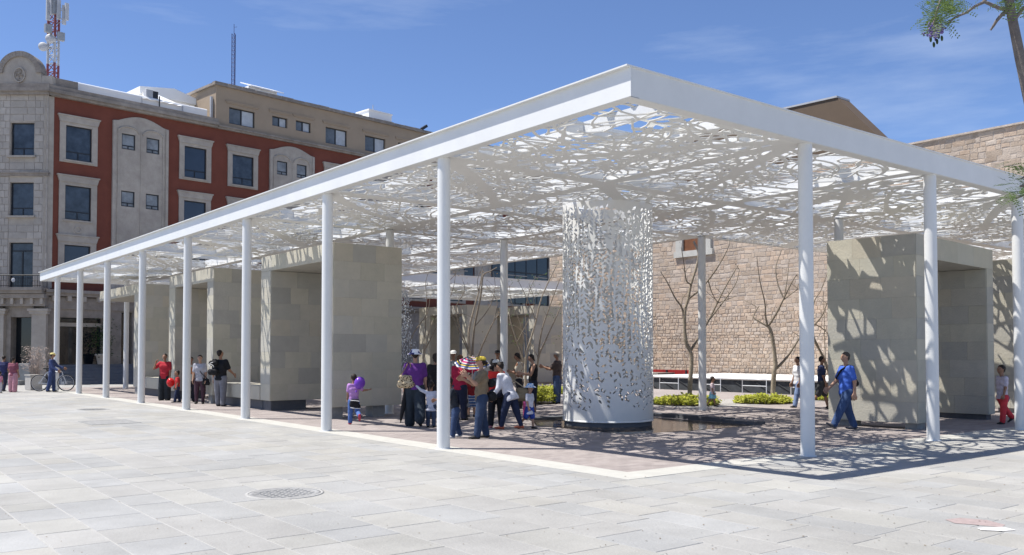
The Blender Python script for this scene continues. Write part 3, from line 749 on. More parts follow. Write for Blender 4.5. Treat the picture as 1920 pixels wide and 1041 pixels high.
bench(16.25, 19.6, 'low stone bench between the nearest and middle left portals'); bench(24.45, 27.8, 'low stone bench between the middle and farthest left portals, behind the woman in red')
def right_portal(x, y, rz, label):
    t = empty('stone_portal', (x, y, 0), rz, label, 'stone portal', 'stone portals under the canopy')
    W, dep, z0, z1, zl, tl, tr = 4.45, 1.95, 0.13, 4.1, 3.62, 0.57, 0.42
    b = MB(); b.box(0, tl, 0, dep, z0, z1); b.box(W - tr, W, 0, dep, z0, zl - 0.004); b.box(tl + 0.001, W, 0, dep, zl, z1); b.build('core', M['core'], t)
    panels(t, (0, dep, z0), -Y_, Z_, dep, z1 - z0, 3, 9)                   # big -X face with leaf shadows
    panels(t, (0, 0, z0), X_, Z_, tl, z1 - z0, 1, 9)
    panels(t, (tl, 0, zl), X_, Z_, W - tl, z1 - zl, 4, 1); panels(t, (W - tr, 0, z0), X_, Z_, tr, zl - z0, 1, 8)
    panels(t, (W - tr, dep, z0), -Y_, Z_, dep, zl - z0 - 0.006, 3, 8)       # inner face across the opening
    b = MB(); b.box(0.08, 0.3, 1.35, 1.75, 0, z0); b.build('pedestal', M['grey_stone'], t); b = MB(); b.box(0.1, 0.5, 0.05, 0.3, 0, z0); b.build('pedestal', M['grey_stone'], t)
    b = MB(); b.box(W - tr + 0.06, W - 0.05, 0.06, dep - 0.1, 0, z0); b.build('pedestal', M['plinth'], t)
    return t
right_portal(10.0, 1.45, R(5), 'stone portal with bold leaf shadows on its broad face, behind the man in blue')
right_portal(17.2, 1.15, R(5), 'stone portal at the right edge, behind the child in red trousers')
def far_portal(x, y0, y1, label, tw=1.1, z1=4.05, zl=3.6):
    t = empty('stone_portal', (x, y0, 0), 0, label, 'stone portal', 'stone portals under the canopy'); W = y1 - y0
    b = MB(); b.box(0, 1.9, 0, 0.4, 0.1, z1); b.box(0, 1.9, W - tw, W, 0.1, z1); b.box(0, 1.9, 0.401, W - tw - 0.001, zl, z1); b.build('core', M['core'], t)
    panels(t, (0, W, 0.1), -Y_, Z_, tw, z1 - 0.1, 2, 8); panels(t, (0, 0.4, 0.1), -Y_, Z_, 0.4, z1 - 0.1, 1, 8); panels(t, (0, 0, 0.1), X_, Z_, 1.9, z1 - 0.1, 3, 8)
    panels(t, (0, W - tw, zl), -Y_, Z_, W - tw - 0.4, z1 - zl, 4, 1); panels(t, (0, W - tw, 0.1), X_, Z_, 1.9, zl - 0.1, 3, 7)
far_portal(18.0, 28.9, 33.4, 'far stone portal beyond the courtyard trees, left of the pair under the back canopy')
far_portal(21.2, 27.45, 31.2, 'far stone portal beside the old wall, right of the pair under the back canopy', tw=0.5)

# falling water in front of the far columns
wsp = MB()
for i in range(750):
    zz = nrg.uniform(0.05, 1) ** 0.8 * 3.3
    s_ = 0.07 + 0.1 * (1 - zz / 3.3)
    wsp.ell((4.6 + nrg.normal(0, s_), 12.9 + nrg.normal(0, s_), zz), [nrg.uniform(0.006, 0.017)] * 2 + [nrg.uniform(0.010, 0.035)], 5, 4)
tag(wsp.build('water_spray', M['spray']), 'thin jet of falling water drops beside the nearest left stone portal', 'fountain jet', kind='stuff')
# ================================================================ HOTEL
HA = R(8); HO = Vector((1.33, 43.0, 0))
hotel = empty('hotel_building', HO, HA, 'brick red four storey hotel with pale stone window surrounds and a rounded corner pediment', 'building')
# local frame: u along the facade (x), v into the building (y), z up
SPLIT = ('glazing_band', 'glazing_mullion', 'sill', 'bracket', 'bay_bracket', 'pediment_shoulder', 'podium', 'ground_bay_wall', 'window_hood')
def hb(name, m, boxes, parent=hotel):
    if name in SPLIT and len(boxes) > 1:
        for q in boxes: o = hb(name, m, [q], parent)
        return o
    b = MB()
    for q in boxes: b.box(*q)
    return b.build(name, m, parent)
DEP = 14.0
def facade(name, m, u0, u1, z0, z1, holes, parent=hotel, th=0.35, v=0.0):
    """wall with rectangular openings"""
    us = sorted({u0, u1, *[h[0] for h in holes], *[h[1] for h in holes]}); zs = sorted({z0, z1, *[h[2] for h in holes], *[h[3] for h in holes]})
    us = [a for a in us if u0 <= a <= u1]; zs = [a for a in zs if z0 <= a <= z1]
    b = MB()
    for i in range(len(us) - 1):
        for j in range(len(zs) - 1):
            cu, cz = (us[i] + us[i+1]) / 2, (zs[j] + zs[j+1]) / 2
            if any(h[0] < cu < h[1] and h[2] < cz < h[3] for h in holes): continue
            b.add([(us[i], v, zs[j]), (us[i+1], v, zs[j]), (us[i+1], v, zs[j+1]), (us[i], v, zs[j+1])], [(0, 1, 2, 3)])
    for h in holes:                                     # reveals
        a, c, e, d = h
        for q in ([(a, v, e), (a, v + th, e), (a, v + th, d), (a, v, d)], [(c, v, e), (c, v, d), (c, v + th, d), (c, v + th, e)],
                  [(a, v, d), (a, v + th, d), (c, v + th, d), (c, v, d)], [(a, v, e), (c, v, e), (c, v + th, e), (a, v + th, e)]): b.add(q, [(0, 1, 2, 3)])
    return b.build(name, m, parent)
def window(u0, u1, z0, z1, parent=hotel, v=0.14, style='hotel', fw=0.05):
    f = MB()
    f.box(u0, u0 + fw, v, v + 0.06, z0, z1); f.box(u1 - fw, u1, v, v + 0.06, z0, z1)
    f.box(u0 + fw, u1 - fw, v, v + 0.06, z1 - fw, z1); f.box(u0 + fw, u1 - fw, v, v + 0.06, z0, z0 + fw)
    H_ = z1 - z0
    if style == 'hotel':
        zt = z0 + 0.24 * H_; f.box(u0 + fw, u1 - fw, v + 0.004, v + 0.056, zt - 0.025, zt + 0.025)
        um = (u0 + u1) / 2; f.box(um - 0.025, um + 0.025, v + 0.006, v + 0.054, z0 + fw, zt - 0.025)
    elif style == 'slide':
        um = (u0 + u1) / 2; f.box(um - 0.04, um + 0.04, v + 0.004, v + 0.056, z0 + fw, z1 - fw)
    elif style == 'door':
        zt = z1 - 0.42; um = (u0 + u1) / 2; f.box(u0 + fw, u1 - fw, v + 0.004, v + 0.056, zt - 0.03, zt + 0.03); f.box(um - 0.035, um + 0.035, v + 0.006, v + 0.054, z0 + fw, zt - 0.03)
    o = f.build('window', M['frame'], parent)
    p = MB(); p.add([(u0 + fw, v + 0.035, z0 + fw), (u1 - fw, v + 0.035, z0 + fw), (u1 - fw, v + 0.035, z1 - fw), (u0 + fw, v + 0.035, z1 - fw)], [(0, 1, 2, 3)])
    if style == 'slide':
        um = (u0 + u1) / 2
        p = MB(); p.add([(u0 + fw, v + 0.035, z0 + fw), (um - .04, v + 0.035, z0 + fw), (um - .04, v + 0.035, z1 - fw), (u0 + fw, v + 0.035, z1 - fw)], [(0, 1, 2, 3)])
        p.build('pane', M['curtain2'], o)
        p = MB(); p.add([(um + .04, v + 0.03, z0 + fw), (u1 - fw, v + 0.03, z0 + fw), (u1 - fw, v + 0.03, z1 - fw), (um + .04, v + 0.03, z1 - fw)], [(0, 1, 2, 3)]); p.build('pane', M['curtain'], o)
    else: p.build('pane', M['darkglass'] if style == 'shop' else M['hglass2'] if (style == 'hotel' and u1 - u0 < 0.9) else rng.choice((M['hglass'], M['hglass3'], M['hglass3'])), o)
    return o
M['curtain2'] = mat('grey_curtain_behind_glass', (0.10, 0.115, 0.13), 0.25, var=0.3, scale=2.5, spec=0.5)
U1 = 46.0
# storeys: row tops repeat every 3.14 m
rows = [0.0, -3.16, -6.3, -9.4]
big = [(0.93, 2.25), (7.43, 8.78), (10.45, 11.86), (17.3, 18.6), (24.2, 25.5), (28.0, 29.4), (34.6, 36.0), (37.8, 39.2)]
arch = [(3.34, 6.45), (12.96, 16.2), (20.0, 23.2), (30.6, 33.6)]
holes, wins, surr = [], [], []
for (a, c) in big:
    for dz in rows[:3]: holes.append((a, c, 11.78 + dz, 13.58 + dz)); wins.append((a, c, 11.78 + dz, 13.58 + dz))
small = []
for (a, c) in arch:
    w_ = (c - a); 
    for s0 in (0.155, 0.595):
        for dz in rows[:3]:
            q = (a + w_ * s0, a + w_ * s0 + 0.74, 12.80 + dz, 13.66 + dz); holes.append(q); small.append(q)
facade('wall', M['red'], 0.25, U1, 4.9, 14.95, holes)
hb('wall_core', M['dark'], [(0.5, U1 - 0.3, 0.40, 0.5, 4.0, 14.9)])
for q in wins: window(*q, v=0.03)
for q in small: window(*q, style='hotel', v=-0.04)
hb('corner_quoin', M['hstone'], [(-0.12, 0.34, -0.03, 0.5, 4.95, 14.94)])
# stone surrounds with a flared head
for (a, c) in big:
    for k, dz in enumerate(rows[:3]):
        z0, z1 = 11.78 + dz, 13.58 + dz; b = MB(); e = 0.30; th = -0.07
        b.box(a - e, a, th, 0.02, z0 - 0.16, z1 + 0.16); b.box(c, c + e, th, 0.02, z0 - 0.16, z1 + 0.16)
        b.box(a, c, th, 0.02, z1, z1 + 0.16); b.box(a, c, th, 0.02, z0 - 0.16, z0)
        b.prism([(a - e, z1 + 0.161), (c + e, z1 + 0.161), (c + e + 0.09, z1 + 0.47), (a - e - 0.09, z1 + 0.47)], (0, -0.12, 0), (1, 0, 0), (0, 0, 1), (0, 1, 0), 0.14)
        b.box(a - e - 0.12, c + e + 0.12, -0.17, 0.02, z1 + 0.471, z1 + 0.54)
        b.box(a - 0.1, c + 0.1, -0.13, -0.071, z0 - 0.10, z0 - 0.02)
        b.build('window_surround', M['hstone'], hotel)
    # stone apron with medallion between the two lower windows
    for (za, zb) in ((7.98 - 0.1, 8.45), ):
        b = MB(); b.box(a - 0.3, c + 0.3, -0.055, 0.02, 7.83, 8.459); b.build('apron', M['hstone'], hotel)
        b = MB(); cx = (a + c) / 2
        for k in range(20):
            a0, a1 = 2 * math.pi * k / 20, 2 * math.pi * (k + 1) / 20
            P_ = lambda an, rr, v: (cx + rr * math.cos(an), v, 8.12 + rr * math.sin(an))
            b.add([P_(a0, 0.2, -0.057), P_(a1, 0.2, -0.057), P_(a1, 0.2, -0.1), P_(a0, 0.2, -0.1), P_(a0, .13, -.1), P_(a1, .13, -.1), P_(a0, .12, -.075), P_(a1, .12, -.075)], [(0, 1, 2, 3), (3, 2, 5, 4), (4, 5, 7, 6)])
        b.build('medallion', M['hstone'], hotel)
# tall arched stone panels with paired small windows
for (a, c) in arch:
    w_ = c - a; qs = [q for q in small if a < q[0] < c]
    out = [(a, 4.92), (c, 4.92), (c, 14.30)]
    n = 14
    for k in range(n + 1):
        t = 1 - k / n; out.append((a + 0.28 + (w_ - 0.56) * t, 14.34 + 0.36 * math.sin(math.pi * t)))
    out.append((a, 14.30))
    zs = sorted({4.92, 14.30, *[q[2] for q in qs], *[q[3] for q in qs]}); us = sorted({a, c, *[q[0] for q in qs], *[q[1] for q in qs]})
    b = MB(); V0 = -0.09
    for i in range(len(us) - 1):
        for j in range(len(zs) - 1):
            cu, cz = (us[i] + us[i+1]) / 2, (zs[j] + zs[j+1]) / 2
            if any(q[0] < cu < q[1] and q[2] < cz < q[3] for q in qs): continue
            b.add([(us[i], V0, zs[j]), (us[i+1], V0, zs[j]), (us[i+1], V0, zs[j+1]), (us[i], V0, zs[j+1])], [(0, 1, 2, 3)])
    b.prism(out[2:], (0, V0, 0), (1, 0, 0), (0, 0, 1), (0, 1, 0), 0.1)
    b.add([(a, V0, 4.92), (a, 0.02, 4.92), (a, 0.02, 14.3), (a, V0, 14.3), (c, V0, 4.92), (c, 0.02, 4.92), (c, 0.02, 14.3), (c, V0, 14.3)], [(0, 1, 2, 3), (4, 7, 6, 5)])
    for q in qs:
        for s_ in ([(q[0], V0, q[2]), (q[0], .1, q[2]), (q[0], .1, q[3]), (q[0], V0, q[3])], [(q[1], V0, q[2]), (q[1], .1, q[2]), (q[1], .1, q[3]), (q[1], V0, q[3])],
                   [(q[0], V0, q[3]), (q[1], V0, q[3]), (q[1], .1, q[3]), (q[0], .1, q[3])], [(q[0], V0, q[2]), (q[1], V0, q[2]), (q[1], .1, q[2]), (q[0], .1, q[2])]): b.add(s_, [(0, 1, 2, 3)])
    b.build('arched_panel', M['hstone'], hotel)
    b = MB()
    for x in (a + 0.30, a + w_ * 0.5, c - 0.30): b.box(x - 0.035, x + 0.035, V0 - 0.035, V0 - 0.002, 5.0, 13.9)
    b.box(a, a + 0.16, V0 - 0.05, V0 - 0.003, 4.95, 14.28); b.box(c - 0.16, c, V0 - 0.05, V0 - 0.003, 4.95, 14.28)
    for q in qs:
        if q[2] > 12:                                     # small eyebrow arches over the top pair
            cx = (q[0] + q[1]) / 2; pts = [(cx + 0.58 * math.cos(math.pi * k / 10), V0 - 0.02, 13.72 + 0.34 * math.sin(math.pi * k / 10)) for k in range(11)]
            b.tube(pts, 0.045, 6)
    b.build('pilaster_trim', M['hstone'], hotel)
# cornice and parapet
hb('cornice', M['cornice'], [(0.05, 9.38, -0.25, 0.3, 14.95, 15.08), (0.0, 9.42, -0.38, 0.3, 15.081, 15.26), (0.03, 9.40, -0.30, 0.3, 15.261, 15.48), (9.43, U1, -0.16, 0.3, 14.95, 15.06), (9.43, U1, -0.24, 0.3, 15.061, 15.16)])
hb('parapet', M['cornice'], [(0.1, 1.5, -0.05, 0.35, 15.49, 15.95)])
hb('membrane_parapet', M['membrane'], [(1.55, 9.1, 0.55, 0.8, 15.2, 16.02)])
b = MB(); b.tube([(1.5, 0.66, 16.03), (9.1, 0.66, 16.03)], 0.13, 10); b.build('membrane_roll', M['membrane'], hotel)
hb('roof_slab', M['membrane'], [(0.3, 9.3, 0.8, DEP, 15.1, 15.2)])
# beige top storey
tw = [(10.24, 11.96, 15.42, 16.42), (13.17, 14.25, 15.84, 16.46), (14.87, 15.99, 15.84, 16.5), (17.13, 18.84, 15.42, 16.5), (20.33, 22.08, 15.45, 16.5), (23.2, 25.0, 15.45, 16.5), (27, 28.1, 15.84, 16.5), (30, 31.8, 15.45, 16.5)]
facade('top_storey_wall', M['beige'], 9.38, U1, 15.17, 17.55, tw, v=0.02)
b = MB(); b.add([(9.38, 0.02, 15.17), (9.38, 9, 15.17), (9.38, 9, 17.55), (9.38, 0.02, 17.55)], [(3, 2, 1, 0)]); b.build('top_storey_side', M['beige'], hotel)
hb('top_core', M['dark'], [(9.6, U1 - 0.2, 0.45, 0.5, 15.2, 17.5)])
for i, q in enumerate(tw): window(*q, v=0.14, style='slide', fw=0.06)
for q in tw: hb('window_hood', M['beige'], [(q[0] - 0.25, q[1] + 0.25, -0.05, 0.02, q[3] + 0.28, q[3] + 0.36), (q[0] - 0.2, q[1] + 0.2, -0.03, 0.02, q[3] + 0.2, q[3] + 0.279)])
hb('top_coping', M['cornice'], [(9.22, U1, -0.16, 0.3, 17.551, 17.64)] + [(9.25 + 0.9 * k, 9.25 + 0.9 * k + 0.86, -0.12, 0.28, 17.641, 17.76 + 0.012 * (k % 3)) for k in range(40)] + [(9.22, 9.5, 0.301, 9, 17.551, 17.70)])
hb('roof_top', M['membrane'], [(9.4, U1, 0.3, DEP, 17.4, 17.5)])
hb('downpipe', M['metal_white'], [(9.2, 9.34, 0.3, 0.42, 15.3, 16.9)])
# right hand part seen through the courtyard: dark glazing bands
hb('glazing_band', M['darkglass'], [(25.9, 27.6, -0.13, -0.10, 6.0, 9.6), (29.5, 30.4, -0.13, -0.10, 6, 9.6), (32.4, 38.9, -0.14, -0.10, 5.6, 9.9)])
hb('glazing_mullion', M['frame'], [(32.4 + 1.3 * k, 32.46 + 1.3 * k, -0.17, -0.142, 5.6, 9.9) for k in range(6)] + [(32.4, 38.9, -0.18, -0.171, 8.0, 8.1)])
# ---- corner bay (chamfered), its own frame
cha = R(-38.2) - HA
bay = empty('corner_bay', (0, 0, 0), cha); bay.parent = hotel            # local x from -2.45 (left) to 0 (right), y into the building
def cb_(name, m, boxes): return hb(name, m, boxes, bay)
bw = [(-1.87, -0.64, 11.8, 13.53), (-1.86, -0.63, 8.68, 10.42), (-1.84, -0.62, 4.95, 7.3)]
facade('stone_wall', M['hstone'], -2.45, 0.1, 4.42, 15.0, bw, bay, 0.3)
cb_('core', M['dark'], [(-2.3, -0.1, 0.36, 0.4, 4.4, 15)])
for i, q in enumerate(bw): window(*q, bay, style='hotel' if i < 2 else 'door')
# stone blocks beside the windows
bb = MB(); e = 0.06
bb.add([(-.5, 0, -.5), (.5, 0, -.5), (.5, 0, .5), (-.5, 0, .5), (-.49, -1, -.47), (.49, -1, -.47), (.49, -1, .47), (-.49, -1, .47)], [(0, 1, 5, 4), (1, 2, 6, 5), (2, 3, 7, 6), (3, 0, 4, 7), (4, 5, 6, 7)])
blk = bb.mesh('stone_block', M['hblock'])
z = 4.96; k = 0
while z < 14.75:
    h_ = 0.36
    for (ua, ub) in ((-2.45, -1.9), (-0.59, 0.1)):
        cut = ua + (ub - ua) * (0.62 if k % 2 else 0.38)
        for (p_, q_) in ((ua, cut), (cut, ub)):
            link('stone_block', blk, bay, ((p_ + q_) / 2, 0, z + h_ / 2), (q_ - p_ - 0.012, 0.025 + rng.uniform(0, .012), h_ - 0.012))
    if not any(q[2] - 0.12 < z + h_ and z < q[3] + 0.05 for q in bw):
        cut = -1.25 + rng.uniform(-0.3, 0.3)
        for (p_, q_) in ((-1.9, cut), (cut, -0.59)):
            link('stone_block', blk, bay, ((p_ + q_) / 2, 0, z + h_ / 2), (q_ - p_ - 0.012, 0.02 + rng.uniform(0, .012), h_ - 0.012))
    z += h_; k += 1
cb_('sill', M['hstone'], [(q[0] - 0.12, q[1] + 0.12, -0.16, 0.02, q[2] - 0.1, q[2] - 0.002) for q in bw[:2]])
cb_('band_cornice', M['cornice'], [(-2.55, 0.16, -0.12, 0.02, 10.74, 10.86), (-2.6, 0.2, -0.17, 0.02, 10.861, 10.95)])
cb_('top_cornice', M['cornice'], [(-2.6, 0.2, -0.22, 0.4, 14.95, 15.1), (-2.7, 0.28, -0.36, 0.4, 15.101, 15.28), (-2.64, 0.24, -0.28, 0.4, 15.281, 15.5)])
# rounded pediment with an oval monogram
pp = [(-2.42, 15.501), (-0.25, 15.501), (-0.25, 15.75)]
R_ = 1.1; cx = -1.38
pp += [(cx + R_ * math.cos(t), 16.08 + R_ * math.sin(t)) for t in np.linspace(0, math.pi, 22)]
pp += [(-2.55, 15.75), (-2.42, 15.75)]
b = MB(); b.prism(pp, (0, -0.1, 0), (1, 0, 0), (0, 0, 1), (0, 1, 0), 0.5); b.build('pediment', M['hstone'], bay)
b = MB()
A_ = [(cx + 1.10 * math.cos(t), 16.08 + 1.10 * math.sin(t)) for t in np.linspace(0, math.pi, 19)]
for i in range(18):
    (x0, z0), (x1, z1) = A_[i], A_[i + 1]; i0 = ((x0 - cx) * .78 + cx, (z0 - 16.08) * .78 + 16.08); i1 = ((x1 - cx) * .78 + cx, (z1 - 16.08) * .78 + 16.08)
    ex = lambda p, f: (cx + (p[0] - cx) * f, 16.08 + (p[1] - 16.08) * f)
    q = [i0, i1, ex((x1, z1), 1.04), ex((x0, z0), 1.04)]
    g_ = 0.012; cxx = sum(p[0] for p in q) / 4; czz = sum(p[1] for p in q) / 4
    q = [(cxx + (p[0] - cxx) * 0.95, czz + (p[1] - czz) * 0.97) for p in q]
    vb = MB(); vb.prism(q, (0, -0.2, 0), (1, 0, 0), (0, 0, 1), (0, 1, 0), 0.62); vb.build('arch_block', M['cornice'], bay)
b = MB()
for k in range(24):
    a0, a1 = 2*math.pi*k/24, 2*math.pi*(k+1)/24
    P_ = lambda a, s, v: (cx + 0.30*s*math.cos(a), v, 15.98 + 0.40*s*math.sin(a))
    b.add([P_(a0, 1, -.102), P_(a1, 1, -.102), P_(a1, 1, -.19), P_(a0, 1, -.19), P_(a0, .84, -.19), P_(a1, .84, -.19), P_(a0, .8, -.12), P_(a1, .8, -.12), (cx, -.12, 15.98)], [(0, 1, 2, 3), (3, 2, 5, 4), (4, 5, 7, 6), (6, 7, 8)])
b.build('oval_frame', M['hstone'], bay)
mono = MB()
def bar(x0, z0, x1, z1, t=0.028):
    d = Vector((x1 - x0, 0, z1 - z0)); l = d.length; d.normalize(); n = Vector((-d.z, 0, d.x))
    mono.obox(((x0 + x1) / 2, -0.15, (z0 + z1) / 2), d * (l / 2 + t * .6), n * t, (0, 0.03, 0))
# two interlaced letters, P over C
for q in ((-.16, -.05, -.16, .24), (-.16, .24, .06, .24), (.06, .24, .06, .08), (.06, .08, -.16, .08), (-.04, -.25, -.04, -.02), (-.04, -.25, .16, -.25), (-.04, -.02, .16, -.02), (.16, -.02, .16, -.08), (.16, -.25, .16, -.19)):
    bar(cx + q[0], 15.98 + q[1], cx + q[2], 15.98 + q[3])
mono.build('monogram', M['cornice'], bay)
cb_('pediment_shoulder', M['hstone'], [(-0.24, 0.3, -0.1, 0.45, 15.501, 15.95), (-2.9, -2.56, -0.1, 0.3, 15.501, 15.9)])
# balcony
cb_('balcony_slab', M['cornice'], [(-2.9, 0.25, -0.75, 0.02, 4.78, 4.94), (-2.8, 0.2, -0.62, 0.02, 4.64, 4.779)])
b = MB()
for k in range(26):
    x = -2.8 + k * 0.122; b.tube([(x, -0.7, 4.94), (x, -0.7, 5.52)], 0.009, 5)
b.tube([(-2.85, -0.7, 5.55), (0.2, -0.7, 5.55)], 0.028, 6)
b.tube([(0.2, -0.7, 5.55), (0.2, 0.0, 5.55)], 0.022, 6)
for k in range(5): b.tube([(0.2, -0.6 + 0.13 * k, 4.94), (0.2, -0.6 + .13 * k, 5.55)], 0.009, 5)
b.tube([(-2.8, -0.7, 5.02), (0.2, -0.7, 5.02)], 0.014, 5); b.build('balcony_railing', M['blackmetal'], bay)
b = MB(); b.ell((-1.2, -0.73, 5.3), (0.10, 0.02, 0.11), 10, 6); b.build('railing_ornament', M['metal_white'], bay)
# left side wall (lit by the sun) going back from the bay
ld = Vector((math.cos(R(-38.2)), math.sin(R(-38.2)), 0)); lp = HO - ld * 2.45
side = empty('side_wing', (0, 0, 0)); side.parent = hotel
linv = Matrix.Rotation(-HA, 3, 'Z'); l0 = linv @ (lp - HO)
hb('side_wall', M['red'], [(l0.x + 0.02, l0.x + 0.3, l0.y + 0.9, l0.y + 10, 4.9, 14.95)], side)
hb('side_quoin', M['hstone'], [(l0.x - 0.05, l0.x + 0.3, l0.y - 0.05, l0.y + 0.899, 0, 15.0)], side)
hb('side_cornice', M['cornice'], [(l0.x - 0.3, l0.x + 0.3, l0.y, l0.y + 10, 14.96, 15.45)], side)
# ---- ground floor
gh = [(0.62, 3.0, 0.95, 3.46), (3.95, 4.55, 1.0, 3.82), (6.0, 8.6, 1.0, 3.4), (10, 13, 1.0, 3.4)]
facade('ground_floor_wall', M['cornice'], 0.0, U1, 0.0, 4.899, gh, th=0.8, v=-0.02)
hb('ground_core', M['dark'], [(0.2, U1, 0.9, 1.0, 0, 4.8)])
for q in gh: window(*q, v=0.4, style='shop')
hb('transom_bar', M['hstone'], [(0.62, 3.0, 0.3, 0.38, 3.0, 3.2)])
hb('entablature', M['cornice'], [(-0.05, U1, -0.12, -0.021, 3.9, 4.5), (-0.05, U1, -0.35, -0.021, 4.56, 4.72), (-0.05, U1, -0.5, -0.021, 4.721, 4.88)])
hb('bracket', M['hstone'], [(0.3 + 0.75 * k, 0.48 + 0.75 * k, -0.34, -0.121, 4.3, 4.559) for k in range(20)])
cb_('ground_bay_wall', M['cornice'], [(-1.98, -1.7, 0, 0.8, 0, 4.42), (-0.5, 0.0, 0.1, 0.8, 0, 4.42), (-1.69, -0.51, 0.0, 0.8, 3.45, 4.42), (-2.6, -1.99, 0.3, 0.8, 0, 4.42)])
cb_('bay_entablature', M['cornice'], [(-2.7, 0.2, -0.3, -0.002, 4.0, 4.40), (-2.8, 0.25, -0.5, -0.002, 4.401, 4.62)])
cb_('bay_bracket', M['hstone'], [(-2.5 + 0.5 * k, -2.36 + 0.5 * k, -0.44, -0.301, 4.1, 4.399) for k in range(6)])
for (x0, x1) in ((-2.45, -1.95), (-0.52, 0.22)):
    cb_('pillar', M['hstone'], [(x0, x1, -0.22, -0.003, 0, 3.6), (x0 - 0.1, x1 + 0.1, -0.3, -0.003, 3.601, 3.75), (x0 - 0.16, x1 + 0.16, -0.36, -0.003, 3.751, 3.87), (x0 - 0.06, x1 + 0.06, -0.28, -0.221, 0.0, 1.3)])
cb_('shop_pane', M['darkglass'], [(-1.69, -0.51, 0.5, 0.52, 1.05, 3.449)])
cb_('podium', M['grey_stone'], [(-2.6, -0.3, -0.75, -0.23, 0, 1.04), (-2.6, -0.5, -1.3, -0.751, 0, 0.22)])
M['step'] = mat('blue_grey_step_stone', (0.135, 0.15, 0.18), 0.8, var=0.12, scale=4, bump=0.2)
for k in range(6): hb('step', M['step'], [(0.35, 6.3, -1.9 + 0.3 * k, -0.021, 0.165 * k + 0.001, 0.165 * (k + 1))])
# ---- things on the roof
def on_hotel(u, v, z): return HO + Matrix.Rotation(HA, 3, 'Z') @ Vector((u, v, z))
def lattice(name, base, h, w0, mats, label, cat, panel=0.5, n_leg=3, rl=0.035, rb=0.016, taper=1.0):
    t = empty(name, base, 0.2, label, cat)
    legs = []
    for k in range(n_leg):
        a = 2*math.pi*k/n_leg + 0.3
        legs.append([Vector((w0*math.cos(a)*(1 - (1 - taper)*z/h), w0*math.sin(a)*(1 - (1 - taper)*z/h), z)) for z in np.arange(0, h + 0.01, panel)])
    nb = len(legs[0]) - 1
    for sec in range(0, nb, 3):
        m = mats[(sec // 3) % len(mats)]; b = MB()
        for lg in legs: b.tube(lg[sec:min(sec + 4, nb + 1)], rl, 6)
        for i in range(sec, min(sec + 3, nb)):
            for k in range(n_leg):
                b.tube([legs[k][i], legs[(k + 1) % n_leg][i]], rb, 4); b.tube([legs[k][i], legs[(k + 1) % n_leg][i + 1]], rb, 4)
        b.build('mast_section', m, t)
    return t
tb = D(100, 147, 57.5)
tz = 15.3; sc_ = 57.5 / 1670
tower = lattice('telecom_tower', (tb.x, tb.y, tz), 9.2, 0.36, [M['metal_red'], M['metal_white']], 'red and white lattice telecom tower with panel antennas on the hotel roof', 'telecom tower', 0.55, 3, 0.075, 0.03)
def loc_t(px, py): p = D(px, py, 57.0); return Vector(Matrix.Rotation(-0.2, 3, 'Z') @ Vector((p.x - tb.x, p.y - tb.y, 0))) + Vector((0, 0, p.z - tz))
for (px, ya, yb, m) in ((87, 0, 40, 'metal_white'), (94, -10, 30, 'metal_white'), (107, 2, 38, 'metal_white'), (117, 12, 48, 'metal_white'), (122, 8, 40, 'metal_white'), (100, -20, 28, 'metal_grey')):
    a, c = loc_t(px, ya), loc_t(px, yb); b = MB(); h_ = abs(a.z - c.z) / 2
    b.obox((a + c) / 2 + Vector((0, -0.25, 0)), (0.11, 0, 0), (0, 0.06, 0), (0, 0, h_)); b.build('panel_antenna', M[m], tower)
    b = MB(); b.tube([(a + c) / 2 + Vector((0, -0.2, h_ * .6)), Vector((0, 0, (a.z + c.z) / 2 + h_ * .6))], 0.025, 5); b.tube([(a + c) / 2 + Vector((0, -0.2, -h_ * .6)), Vector((0, 0, (a.z + c.z) / 2 - h_ * .6))], 0.025, 5)
    b.build('antenna_arm', M['metal_grey'], tower)
for (px, py, rr) in ((94, 71, 0.30), (80, 86, 0.28)):
    c = loc_t(px, py); b = MB(); n_ = 20
    prof = [(0.0, 0.0), (rr * .6, 0.02), (rr, 0.09), (rr, 0.22), (rr * .3, 0.3), (0.05, 0.42)]
    V = []; Fq = []
    dirv = Vector((-0.5, -0.85, 0.05)).normalized(); a_ = dirv.orthogonal().normalized(); b2 = dirv.cross(a_)
    for r0, d0 in prof:
        for k in range(n_): V.append(c - dirv * d0 + (a_ * math.cos(6.2832*k/n_) + b2 * math.sin(6.2832*k/n_)) * r0)
    for i in range(len(prof) - 1):
        for k in range(n_): Fq.append((i*n_+k, i*n_+(k+1) % n_, (i+1)*n_+(k+1) % n_, (i+1)*n_+k))
    b.add(V, Fq, True); b.tube([c - dirv * 0.3, Vector((0, 0, c.z))], 0.03, 6); b.build('dish_antenna', M['metal_white'], tower)
for (px, py) in ((112, 70), (88, 55)):
    c = loc_t(px, py); b = MB(); b.box(c.x - 0.2, c.x + 0.2, c.y - 0.3, c.y - 0.05, c.z - 0.26, c.z + 0.26); b.tube([(c.x, c.y - 0.1, c.z), (0, 0, c.z)], 0.03, 5); b.build('radio_unit', M['metal_grey'], tower)
mb_ = on_hotel(11.16, 1.2, 17.5)
mast = lattice('radio_mast', mb_, 3.9, 0.13, [M['metal_blue']], 'thin blue lattice radio mast on the beige top storey roof', 'mast', 0.26, 3, 0.022, 0.012)
b = MB(); b.tube([(0, 0, 3.9), (0, 0, 4.5)], 0.018, 6); b.tube([(0, 0, 4.3), (0.2, 0, 4.38)], 0.012, 5); b.build('mast_tip', M['metal_blue'], mast)
